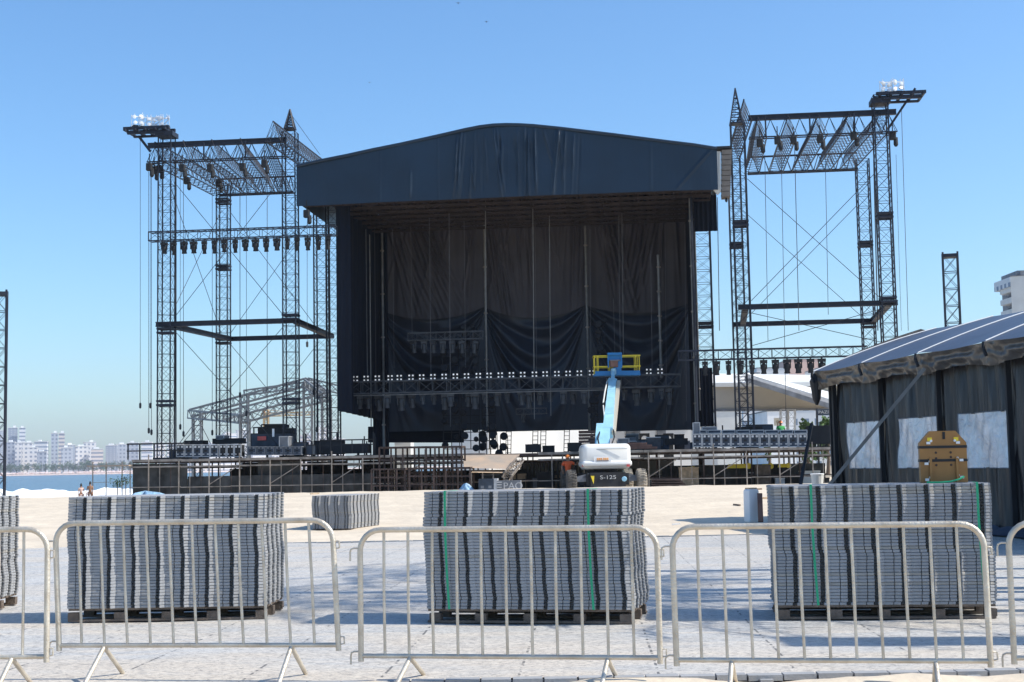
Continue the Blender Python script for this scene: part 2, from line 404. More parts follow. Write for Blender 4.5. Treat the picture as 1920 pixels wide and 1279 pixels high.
# breaking waves: lumpy white foam ridges
M['foam'] = mat('white_sea_foam', (0.85, 0.88, 0.90), 0.8, 0, 0.08, 0.3, 0.8, 1.2)
def foam(y0, x0, x1, h, depth, seed):
    r = random.Random(seed); ph = [r.uniform(0, 6) for _ in range(8)]
    def fn(s, t):
        x = x0 + (x1 - x0) * s
        hh = h * (0.62 + .2 * math.sin(x * .21 + ph[0]) + .13 * math.sin(x * .8 + ph[1]) + .1 * math.sin(x * 2.1 + ph[2]) + .06 * math.sin(x * 4.7 + ph[4])) * min(1, s * 12, (1 - s) * 12 + .2)
        a = math.pi * t
        return (x, y0 - math.cos(a) * depth / 2 + 1.5 * math.sin(x * .09 + ph[3]), -.62 + hh * math.sin(a) * (1 + .1 * math.sin(9 * t + x * 3)))
    return MB().grid(fn, 420, 8)
single('sea_foam', foam(100, -60, -25, .95, 12, 1), 'foam', None, None, kind='structure', smooth=180)
single('sea_foam', foam(119, -75, -27, 1.15, 9, 2), 'foam', None, None, kind='structure', smooth=180)
single('sea_foam', foam(150, -100, -30, .8, 6, 3), 'foam', None, None, kind='structure', smooth=180)
# far shore
mb = MB(); mb.raw([(-3500, 2200, -1.0), (600, 2200, -1.0), (600, 2290, 1.5), (-3500, 2290, 1.5), (-3500, 4200, 4), (600, 4200, 4)], [(0, 1, 2, 3), (3, 2, 5, 4)])
M['farsand'] = mat('far_beach_sand', (0.72, 0.58, 0.50), 0.9, 0, 0.1, 0.01)
single('far_beach', mb, 'farsand', None, None, kind='structure')
mb = MB(); r = random.Random(4)
for i in range(700):
    x = r.uniform(-860, -520); y = r.uniform(2215, 2290); z = -.8 + (y - 2200) * .028
    c = Vector((x, y, z + .9)); mb.lathe(c, ZUP, [(0, .2), (1.0, .25), (1.6, r.uniform(1.2, 2.2)), (2.4, .1)], 6)
M['crowd'] = mat('mixed_sunshade_canvas', (0.62, 0.36, 0.30), 0.8, 0, 0, 0.05, col2=(0.75, 0.74, 0.72))
single('beach_umbrellas', mb, 'crowd', 'specks of sunshades crowding the far beach below the city', 'beach crowd', kind='stuff')
# hill
def hillz(s, t):
    x = 260 + 900 * s; y = 2100 + 800 * t
    px = 960 + x * F / y
    a = math.exp(-((x - 310) / 60) ** 2) * 150 + math.exp(-((x - 520) / 150) ** 2) * 160 + math.exp(-((x - 900) / 200) ** 2) * 200
    return (x, y, a * math.sin(math.pi * t) * (1 + .12 * hnoise(x * .05, y * .04)) - 2)
single('hill', MB().grid(hillz, 90, 16), 'hill', None, None, kind='structure', smooth=180)
# ------------------------------------------------------------------ temporary floor of plastic tiles
m = bpy.data.materials.new('dusty_grey_floor_tiles'); nt, b = nodes(m); N = nt.nodes; L = nt.links
tc = N.new('ShaderNodeTexCoord')
def nz(scale, det=6, sc=(1, 1, 1), dist=0):
    mp = N.new('ShaderNodeMapping'); mp.inputs['Scale'].default_value = sc
    no = N.new('ShaderNodeTexNoise'); no.inputs['Scale'].default_value = scale; no.inputs['Detail'].default_value = det; no.inputs['Distortion'].default_value = dist
    L.new(tc.outputs['Object'], mp.inputs['Vector']); L.new(mp.outputs['Vector'], no.inputs['Vector']); return no.outputs['Fac']
def ramp(fac, p0, c0, p1, c1):
    rp = N.new('ShaderNodeValToRGB'); rp.color_ramp.elements[0].position = p0; rp.color_ramp.elements[0].color = c0
    rp.color_ramp.elements[1].position = p1; rp.color_ramp.elements[1].color = c1; L.new(fac, rp.inputs['Fac']); return rp.outputs['Color']
def mix(fac, a, b2, mode='MIX'):
    mx = N.new('ShaderNodeMix'); mx.data_type = 'RGBA'; mx.blend_type = mode
    for sck, val in ((0, fac), (6, a), (7, b2)):
        if hasattr(val, 'is_output') or hasattr(val, 'links'): L.new(val, mx.inputs[sck])
        else: mx.inputs[sck].default_value = val
    return mx.outputs[2]
tiles = ramp(nz(0.9, 3), .35, (0.45, 0.445, 0.43, 1), .65, (0.54, 0.53, 0.505, 1))
spz = N.new('ShaderNodeSeparateXYZ'); L.new(tc.outputs['Object'], spz.inputs[0])
mr = N.new('ShaderNodeMapRange'); mr.inputs['From Min'].default_value = 0.0; mr.inputs['From Max'].default_value = 3.2; mr.inputs['To Min'].default_value = 0.20; mr.inputs['To Max'].default_value = 0.0; L.new(spz.outputs['Y'], mr.inputs['Value'])
adn = N.new('ShaderNodeMath'); adn.operation = 'ADD'; L.new(nz(0.35, 9, (1, 2.2, 1), .6), adn.inputs[0]); L.new(mr.outputs[0], adn.inputs[1])
sandm = ramp(adn.outputs[0], .50, (0, 0, 0, 1), .66, (1, 1, 1, 1))
c = mix(sandm, tiles, (0.58, 0.52, 0.44, 1))
streak = ramp(nz(1.3, 8, (.35, 3.5, 1), .4), .48, (0, 0, 0, 1), .62, (.8, .8, .8, 1))
c = mix(streak, c, (0.60, 0.55, 0.48, 1))
fine = ramp(nz(14, 5, (1, 3, 1)), .38, (0.70, 0.70, 0.72, 1), .52, (1, 1, 1, 1))
c = mix(1.0, c, fine, 'MULTIPLY')
c = mix(1.0, c, ramp(nz(26, 4, (1, 2.5, 1), 1.0), .38, (0.42, 0.42, 0.44, 1), .44, (1, 1, 1, 1)), 'MULTIPLY')
br = N.new('ShaderNodeTexBrick'); br.inputs['Scale'].default_value = 1.0; br.inputs['Brick Width'].default_value = 2.0; br.inputs['Row Height'].default_value = 1.0
br.inputs['Mortar Size'].default_value = 0.012; br.inputs['Mortar Smooth'].default_value = 0.3
br.inputs['Color1'].default_value = (1, 1, 1, 1); br.inputs['Color2'].default_value = (.93, .94, .95, 1); br.inputs['Mortar'].default_value = (0.30, 0.31, 0.33, 1)
mp = N.new('ShaderNodeMapping'); mp.inputs['Rotation'].default_value = (0, 0, RD(90 + 3)); L.new(tc.outputs['Object'], mp.inputs['Vector']); L.new(mp.outputs['Vector'], br.inputs['Vector'])
brk = ramp(nz(9, 4), .50, (0, 0, 0, 1), .56, (1, 1, 1, 1))
seam = mix(brk, (1, 1, 1, 1), br.outputs['Color'])
c = mix(1.0, c, seam, 'MULTIPLY')
L.new(c, b.inputs['Base Color']); b.inputs['Roughness'].default_value = 0.7
bp = N.new('ShaderNodeBump'); bp.inputs['Strength'].default_value = 0.25; bp.inputs['Distance'].default_value = 0.03; L.new(nz(7, 8, (1, 2, 1)), bp.inputs['Height']); L.new(bp.outputs['Normal'], b.inputs['Normal'])
M['floor'] = m
fl = thing('floor', None, None, (0, 10.25, 0), kind='structure')
del_keys = [k for k in ('label', 'category') if k in fl]
mb = MB()
def flo(s, t):
    x = -16 + 32 * s; y = 10.25 + 19.2 * t
    return (x, y, -0.01 + 0.012 * hnoise(x * 1.1, y * .9))
mb.grid(flo, 120, 70)
part('floor_top', mb, 'floor', fl, smooth=180, kind='structure')
def floor_edge(y, sgn):
    m1 = MB(); m2 = MB(); r = random.Random(5 if sgn < 0 else 6); x = -9.0
    while x < 12:
        w = r.choice([.22, .24, .25]); z = -0.026 + r.uniform(-.004, .004)
        yy = y + sgn * r.uniform(0, .02)
        m1.box((x + w / 2, yy + sgn * .02, z + .012), w / 2 - .006, .055, .020)
        if r.random() < .35: m1.box((x + w / 2, yy + sgn * .09, z - .006), .045, .035, .014)
        m2.box((x + w, yy, z - .005), .006, .03, .02)
        x += w + .002
        if r.random() < .12: x += r.uniform(.1, .5)
    return m1, m2
a, b2 = floor_edge(10.24, -1)
part('floor_edge', a, 'panel2', fl, kind='structure'); part('edge_joint', b2, 'greycase', fl, kind='structure')
a, b2 = floor_edge(29.48, 1)
part('floor_edge', a, 'panel2', fl, kind='structure'); part('edge_joint', b2, 'greycase', fl, kind='structure')
# ------------------------------------------------------------------ stacks of floor panels
PER = 0.2505
def panel_outline():
    # plan outline counter-clockwise starting front-left; front face at y=0
    base = [(0.0, 0), (.070, 0), (.071, .03), (.077, .03), (.078, 0), (.138, 0), (.142, .004), (.144, .028), (.179, .028), (.181, -.016), (.190, -.026), (.229, 0.0), (.233, .004)]
    def side(n): return [(i * PER + x, y) for i in range(n) for (x, y) in base]
    Wd = 8 * PER; Dp = 4 * PER; pts = []
    for (x, y) in side(8): pts.append((x, y))
    for (x, y) in side(4): pts.append((Wd - y, x))
    for (x, y) in side(8): pts.append((Wd - x, Dp - y))
    for (x, y) in side(4): pts.append((y, Dp - x))
    return pts, Wd, Dp
OUT, PWD, PDP = panel_outline()
LH = 0.0305
def panel_bm():
    cx, cy = PWD / 2, PDP / 2; t = LH - 0.003
    k = len(OUT); vs = []
    for z, ins in ((0, .004), (.004, 0), (t - .004, 0), (t, .004)):
        for (x, y) in OUT:
            vs.append((x - (ins if x > cx else -ins) - 0, y - (ins if y > cy else -ins), z))
    fs = []
    for j in range(3):
        for i in range(k): fs.append((j * k + i, j * k + (i + 1) % k, (j + 1) * k + (i + 1) % k, (j + 1) * k + i))
    fs.append(tuple(range(k))[::-1]); fs.append(tuple(range(3 * k, 4 * k)))
    return vs, fs
def hole_shade_bm():  # dark boxes stand in for the shaded holes along the grooves
    mb = MB(); t = LH - .003
    for i in range(8):
        for yy in (0.022, PDP - .022):
            mb.box((i * PER + .1615, yy + (-.009 if yy < .5 else .009), t / 2), .0135, .018, t * .27)
    for i in range(4):
        for xx in (0.022, PWD - .022):
            mb.box((xx, i * PER + .161, t / 2), .024, .012, t * .30)
    return mb
pv, pf = panel_bm(); cb = hole_shade_bm()
I4 = Matrix.Identity(4)
def tile_mesh(mtn):
    mb = MB().raw(pv, pf); k = len(mb.f); mb.raw(cb.v, cb.f)
    me = mesh('plastic_tile', mb, mtn, I4); me.materials.append(M['hole_shade'])
    for p in me.polygons:
        if p.index >= k: p.material_index = 1
    return me
PM = {'a': tile_mesh('panel'), 'b': tile_mesh('panel2'), 'c': tile_mesh('panel3')}
def new_panel(group, label, loc, yaw, mtn):
    o = bpy.data.objects.new('plastic_tile', PM[mtn]); COL.objects.link(o); o.location = loc; o.rotation_euler = (0, 0, yaw)
    return setp(o, label, 'plastic tile', group)
def pallet(corner, yaw, label, w=PWD, d=PDP, h=0.13, group='wooden pallets under the panel stacks'):
    X = Vector((math.cos(yaw), math.sin(yaw), 0)); Y = Vector((-math.sin(yaw), math.cos(yaw), 0))
    t = thing('pallet', label, 'pallet', corner, yaw, group)
    def c(x, y, z): return Vector(corner) + X * x + Y * y + ZUP * z
    r = random.Random(int(abs(corner[0]) * 100))
    for i in range(7):
        part('deck_board', MB().box(c(w / 2, d * (i + .5) / 7, h - .011), w / 2, .055, .010, X, Y), 'wood', t)
    for x in range(5):
        for y in (0.05, d / 2, d - .05):
            part('block', MB().box(c(.06 + (w - .12) * x / 4 + r.uniform(-.02, .02), y, .055), .055, .045, .034, X, Y), 'wood', t)
    for y in (0.05, d / 2, d - .05):
        part('runner', MB().box(c(w / 2, y, .011), w / 2, .05, .010, X, Y), 'wood', t)
    return t
def stack(corner, yaw, n, which, seed, wob=.006, zb=.13, amp=.012, gid=''):
    X = Vector((math.cos(yaw), math.sin(yaw), 0)); Y = Vector((-math.sin(yaw), math.cos(yaw), 0))
    r = random.Random(seed); a1, a2 = r.uniform(0, 6), r.uniform(0, 6); off = 0.0; vel = 0.0; left = 0
    for i in range(n):
        if left == 0: left = r.choice([3, 4, 5, 7]); vel = r.uniform(-1, 1) * amp * .30 - off * .10
        left -= 1; off += vel + (r.uniform(-1, 1) * amp if r.random() < .08 else 0)
        dx = off + r.uniform(-.0018, .0018) + (r.uniform(-.010, .010) if r.random() < .06 else 0)
        dy = .006 * math.sin(i * .27 + a2) + r.uniform(-.003, .003)
        lab = ('topmost grey plastic tile of the ' if i == n - 1 else 'lowest grey plastic tile of the ' if i == 0 else 'grey plastic tile inside the ') + which
        new_panel('floor panels of the ' + which, lab, Vector(corner) + X * dx + Y * dy + ZUP * (zb + LH * i), yaw + r.uniform(-.0015, .0015), r.choice('aaaaaaabbc'))
def frontyaw(a, b): return math.atan2(b.y - a.y, b.x - a.x)
STK = {}
def full_stack(l, yaw, n, which, plabel, seed, **kw):
    pallet(l, yaw, plabel); stack(l, yaw, n, which, seed, **kw); STK[which] = (Vector(l), yaw, n)
def ground_corner(px, py):
    p = G(px, py, 0); p.z = 0.002; return p
full_stack(ground_corner(127, 1167), RD(-1), 37, 'strapless stack behind the left barrier', 'dark wooden pallet carrying the strapless stack behind the left barrier', 21, amp=.009)
full_stack(ground_corner(802, 1168), RD(-12.5), 37, 'middle stack tied with two green straps', 'dark wooden pallet carrying the middle stack with two green straps', 34)
full_stack(ground_corner(1459, 1162), RD(-7), 37, 'right stack carrying the brown board', 'wooden pallet carrying the right stack under the brown board', 47, amp=.012)
p = ground_corner(-22, 1150); y0 = RD(2); p = p - Vector((math.cos(y0), math.sin(y0), 0)) * PWD
full_stack(p, y0, 37, 'cut off stack at the left picture edge', 'pale wooden pallet under the stack cut off at the left edge', 55)
# small low stack further back (short side to the camera)
p = ground_corner(585, 997); p.z = -.03
ys_ = RD(-14)
X_ = Vector((math.cos(ys_), math.sin(ys_), 0)); Y_ = Vector((-math.sin(ys_), math.cos(ys_), 0))
cor = p + X_ * PDP
pallet(cor, ys_ + RD(90), 'low pallet under the small distant stack on the sand', h=.1)
stack(cor, ys_ + RD(90), 26, 'small distant stack on the sand', 66, zb=.1, amp=.02)
# green straps
def strap(which, frac, label, wdt=.011):
    c, yaw, n = STK[which]; X = Vector((math.cos(yaw), math.sin(yaw), 0)); Y = Vector((-math.sin(yaw), math.cos(yaw), 0))
    top = .13 + n * LH + .004; mb = MB(); x = PWD * frac
    def P(a, d, z): return c + X * (x + a) + Y * d + ZUP * z
    pts = [(0.03, .3, top), (0.0, -.046, top), (0.0, -.052, .9), (.012, -.054, .5), (.03, -.05, .135)]
    for (a, d, z), (a2, d2, z2) in zip(pts, pts[1:]):
        q = [P(a - wdt, d, z), P(a + wdt, d, z), P(a2 + wdt, d2, z2), P(a2 - wdt, d2, z2)]
        off = (Y * -.002) if z != z2 else ZUP * .002
        mb.raw([*q, *[v + off for v in q]], [(0, 1, 2, 3), (7, 6, 5, 4), (0, 4, 5, 1), (1, 5, 6, 2), (2, 6, 7, 3), (3, 7, 4, 0)])
    single('strap', mb, 'strap', label, 'strap', 'green straps round the panel stacks')
s2 = 'middle stack tied with two green straps'; s3 = 'right stack carrying the brown board'
strap(s2, .10, 'left green strap running down the middle panel stack')
strap(s2, .80, 'right green strap running down the middle panel stack')
strap(s3, .172, 'green strap on the left part of the right panel stack')
strap(s3, .935, 'green strap at the right end of the right panel stack below the brown board')
# loose strap end and brown board on stack 3
c, yaw, n = STK[s3]; X = Vector((math.cos(yaw), math.sin(yaw), 0)); Y = Vector((-math.sin(yaw), math.cos(yaw), 0)); top = .13 + n * LH
def Q(a, d, z): return c + X * a + Y * d + ZUP * (top + z)
mb = MB(); mb.path([Q(1.44, .10, .01), Q(1.55, .08, .008), Q(1.66, .08, .015), Q(1.74, .10, .035), Q(1.79, .12, .06)], .009, 6)
single('strap', mb, 'strap', 'loose green strap end curling in front of the brown board', 'strap')
bx = 1.66; bd = .42
bt = thing('equipment_board', 'upright golden brown board with clipped corners and two black straps on the right stack', 'board', Q(bx, bd, 0), yaw)
hw = .222; hh = .50
ol = [(-hw, 0), (hw, 0), (hw, .385), (hw * .55, hh), (-hw * .55, hh), (-hw, .385)]
part('board', MB().ext([Q(bx + a, bd, z) for a, z in ol], Y * .10), 'brown', bt)
part('side_post', MB().box(Q(bx - .125, bd - .012, .12), .012, .011, .12, X, Y), 'brown', bt)
part('side_post', MB().box(Q(bx + .125, bd - .012, .12), .012, .011, .12, X, Y), 'brown', bt)
for z in (.345, .215):
    part('strap_band', MB().box(Q(bx, bd + .05, z), hw + .004, .056, .013, X, Y), 'blackplastic', bt)
part('top_tab', MB().box(Q(bx + .01, bd - .004, .455), .012, .006, .035, X, Y), 'blackplastic', bt)
for a, z in ((-.14, .385), (.14, .385), (-.165, .185), (.165, .215), (-.165, .03), (.165, .05)):
    part('buckle', MB().box(Q(bx + a, bd - .010, z), .018, .010, .012, X, Y).lathe(Q(bx + a * .8, bd - .012, z + .02), Y, [(0, .012), (.012, .014)], 8), 'lampw', bt)
for a in (-.125, .125):
    part('sticker', MB().box(Q(bx + a, bd - .004, .42), .022, .003, .018, X, Y), 'yellow', bt)
for a, z in ((-.07, .29), (-.07, .235), (.07, .29), (.07, .245), (-.07, .17), (.07, .17)):
    part('rivet', MB().lathe(Q(bx + a, bd, z), -Y, [(0, .012), (.008, .01)], 8), 'rust', bt)
# ------------------------------------------------------------------ crowd barriers
def barrier(pl, pr, Dl, Dr, zbot, label, shear=0.0, hookl=True, hookr=True, foot=True, n=11, legs=(.165, .835)):
    a = at(pl[0], pl[1], Dl); b = at(pr[0], pr[1], Dr); a.z = b.z = (a.z + b.z) / 2
    wdt = (b - a).length; yaw = math.atan2(b.y - a.y, b.x - a.x)
    X = Vector((math.cos(yaw), math.sin(yaw), 0)); Y = Vector((-math.sin(yaw), math.cos(yaw), 0)); H = .93; rc = .15
    bend = random.Random(int(pl[0]) + 77)
    t = thing('crowd_barrier', label, 'barrier', a, yaw, 'steel crowd barriers in the foreground')
    def P(x, z, y=0): return a + X * (x + shear * z) + ZUP * z + Y * y
    pts = [P(0, 0), P(0, H - rc)]
    for i in range(1, 7):
        an = math.pi - math.pi / 2 * i / 6; pts.append(P(rc + rc * math.cos(an), H - rc + rc * math.sin(an)))
    for i in range(1, 12): pts.append(P(rc + (wdt - 2 * rc) * i / 12, H))
    for i in range(0, 7):
        an = math.pi / 2 - math.pi / 2 * i / 6; pts.append(P(wdt - rc + rc * math.cos(an), H - rc + rc * math.sin(an)))
    pts.append(P(wdt, 0))
    part('frame', MB().path(pts, .0205, 12), 'galv', t, smooth=True)
    part('bottom_rail', MB().path([P(.015, .04), P(wdt - .015, .04)], .017, 10), 'galv', t, smooth=True)
    for i in range(n):
        x = wdt * (i + 1) / (n + 1); z1 = H - .01
        part('bar', MB().path([P(x, .05), P(x + bend.uniform(-.005, .005), .5, bend.uniform(-.006, .006)), P(x, z1)], .0105, 8), 'galv', t, smooth=True)
    for fx in legs:
        x = wdt * fx
        for s in (-1, 1):
            q = P(x, .03); e = q + Y * (s * .30) + X * (.02 * s); e.z = ground_z(e.x, min(e.y, 10.2)) - .01 if e.y < 10.25 else 0.0
            part('leg', MB().path([q, e], .017, 10), 'galv', t, smooth=True)
    if hookl:
        for z in (.80, .07):
            part('hook', MB().path([P(0, z), P(-.05, z), P(-.07, z - .01), P(-.075, z - .03), P(-.075, z - .09)], .007, 6), 'galv', t, smooth=True)
    if hookr:
        for z in (.76, .08):
            part('eye_bracket', MB().path([P(wdt + .015, z + .02), P(wdt + .045, z + .018), P(wdt + .045, z - .03), P(wdt + .015, z - .035)], .007, 6), 'galv', t, smooth=True)
    return t
barrier((111, 1216), (635, 1225), 10.6, 10.33, .1, 'leaning steel crowd barrier in front of the strapless stack', shear=-.045)
barrier((677, 1237), (1238, 1248), 10.3, 9.92, .1, 'steel crowd barrier in front of the middle green strapped stack', legs=(.17, .83))
barrier((1269, 1250), (1858, 1250), 9.75, 9.43, .1, 'steel crowd barrier in front of the stack with the brown board', shear=-.01, legs=(.18, .83))
barrier((-450, 1243), (87, 1247), 10.25, 10.15, .1, 'steel crowd barrier cut off by the left picture edge', legs=(.17, .88))
barrier((1902, 1243), (2480, 1250), 9.6, 9.3, .1, 'steel crowd barrier cut off by the right picture edge')
# ================================================================== rigging towers
ZD = 2.10          # stage deck height
GZ = 0.2           # ground under the stage
def zat(px, py, v): return S(px, py, v)[1]
def uat(px, py, v): return S(px, py, v)[0]
def tower(u, v, ztop, label, w=.66, z0=ZD, name='lattice_tower', group='dark lattice towers of the stage rig', collars=(), r=.030):
    t = thing(name, label, 'tower', W(u, v, z0), -TH, group)
    part('mast', lattice(MB(), W(u, v, z0), W(u, v, ztop), SU, w, w, .66, r, .0115), 'steel', t)
    part('base_plate', MB().box(W(u, v, z0 + .06), w * .75, w * .75, .05, SU, SV), 'steel', t)
    for z in collars:
        mb = MB()
        for dz in (-.1, .1): 
            for s in (-1, 1):
                mb.bar(W(u - w / 2 - .05, v + s * w / 2, z + dz), W(u + w / 2 + .05, v + s * w / 2, z + dz), .05)
                mb.bar(W(u + s * w / 2, v - w / 2 - .05, z + dz), W(u + s * w / 2, v + w / 2 + .05, z + dz), .05)
        part('sleeve_block', mb, 'steel', t)
    return t
def spire(t, u, v, z0, z1, w=.62):
    mb = MB()
    cs = [(-w / 2, -w / 2), (w / 2, -w / 2), (w / 2, w / 2), (-w / 2, w / 2)]
    for a, b in cs: mb.bar(W(u + a, v + b, z0), W(u, v, z1), .028)
    for i in range(7):
        f = 1 - i / 7; z = z0 + (z1 - z0) * i / 7; f2 = 1 - (i + 1) / 7; z2 = z0 + (z1 - z0) * (i + 1) / 7
        for k in range(4):
            a, b = cs[k]; c, d = cs[(k + 1) % 4]
            mb.bar(W(u + a * f, v + b * f, z), W(u + c * f, v + d * f, z), .018)
            mb.bar(W(u + a * f, v + b * f, z), W(u + c * f2, v + d * f2, z2), .016, 3)
    mb.box(W(u, v, z0), w * .56, w * .56, .03, SU, SV)
    part('spire', mb, 'steel', t)
VB = 8.8
# left wing
uA = uat(312, 500, 0); uB = uat(545, 500, 0); uC = uat(419, 500, VB); uDd = uat(611, 500, VB)
zA = zat(312, 252, 0)
tA = tower(uA, 0, zA, 'front outer lattice tower of the left rig, under the lamp platform', collars=(zat(312, 608, 0) - .35, zat(312, 756, 0)))
tB = tower(uB, 0, zat(545, 285, 0) + 1.0, 'front lattice tower of the left rig with a pointed top, beside the black roof', collars=(zat(545, 595, 0), zat(545, 752, 0)))
spire(tB, uB, 0, zat(545, 242, 0), zat(541, 205, 0), .48)
tC = tower(uC, VB, zat(418, 366, VB) + .6, 'rear outer lattice tower of the left rig', collars=(zat(418, 502, VB), zat(418, 640, VB), zat(418, 378, VB)), w=.64)
tD = tower(uDd, VB - 1, zat(610, 385, VB) + 1, 'rear lattice tower of the left rig, against the left curtain edge', w=.72, r=.036)
tD2 = tower(uat(624, 500, 5), 5, zat(624, 385, 5) + 1, 'lattice tower hard against the left edge of the stage masking', w=.6, r=.036)
# right wing
uE = uat(1391, 500, 0); uF = uat(1660, 450, 0); uG = uE + .25; uH = uat(1622, 450, VB)
tE = tower(uE, 0, zat(1388, 232, 0), 'front lattice tower of the right rig with a tall spire, nearest the roof', collars=(zat(1391, 420, 0),))
spire(tE, uE - .05, 0, zat(1388, 232, 0), zat(1386, 165, 0), .6)
tF = tower(uF, 0, zat(1655, 180, 0), 'front outer lattice tower of the right rig, under the lamp platform', collars=(zat(1660, 405, 0), zat(1660, 563, 0)))
tG = tower(uG, VB, zat(1380, 320, VB) + .6, 'rear lattice tower of the right rig, hidden behind the spire tower', collars=(zat(1391, 460, VB),))
tH = tower(uH, VB, zat(1620, 320, VB) + .6, 'rear outer lattice tower of the right rig above the tent roof', collars=(zat(1622, 458, VB), zat(1622, 610, VB)))
tI = tower(uat(1320, 600, 5), 5, zat(1320, 365, 5), 'lattice tower carrying the right end of the black roof', w=.86, r=.036, collars=(zat(1320, 610, 5),))
# free-standing towers
def free_tower(px, pyt, Y, label, w=.66, z0=-.05, yaw=0.2):
    p = at(px, pyt, Y); X = Vector((math.cos(yaw), math.sin(yaw), 0))
    t = thing('delay_tower', label, 'tower', (p.x, p.y, z0), yaw, 'free standing delay towers')
    part('mast', lattice(MB(), (p.x, p.y, z0), (p.x, p.y, p.z), X, w, w, .75, .034, .015), 'steel', t)
    part('head_frame', MB().box((p.x, p.y, p.z - .03), w * .55, w * .55, .07, X, Vector((-X.y, X.x, 0))), 'steel', t)
    for a in (-1, 1):
        for b in (-1, 1):
            mb = MB(); mb.bar(Vector(p) + X * (a * w / 2) + Vector((-X.y, X.x, 0)) * (b * w / 2), Vector(p) + X * (a * w / 2) + Vector((-X.y, X.x, 0)) * (b * w / 2) + ZUP * .12, .035)
            part('peg', mb, 'steel', t)
    return t
free_tower(-2, 550, 58, 'lone lattice tower at the left picture edge standing on the sand', z0=.6, w=.62, yaw=.28)
free_tower(1781, 479, 62, 'lone lattice tower rising behind the black tent roof', w=.62, yaw=-.27)
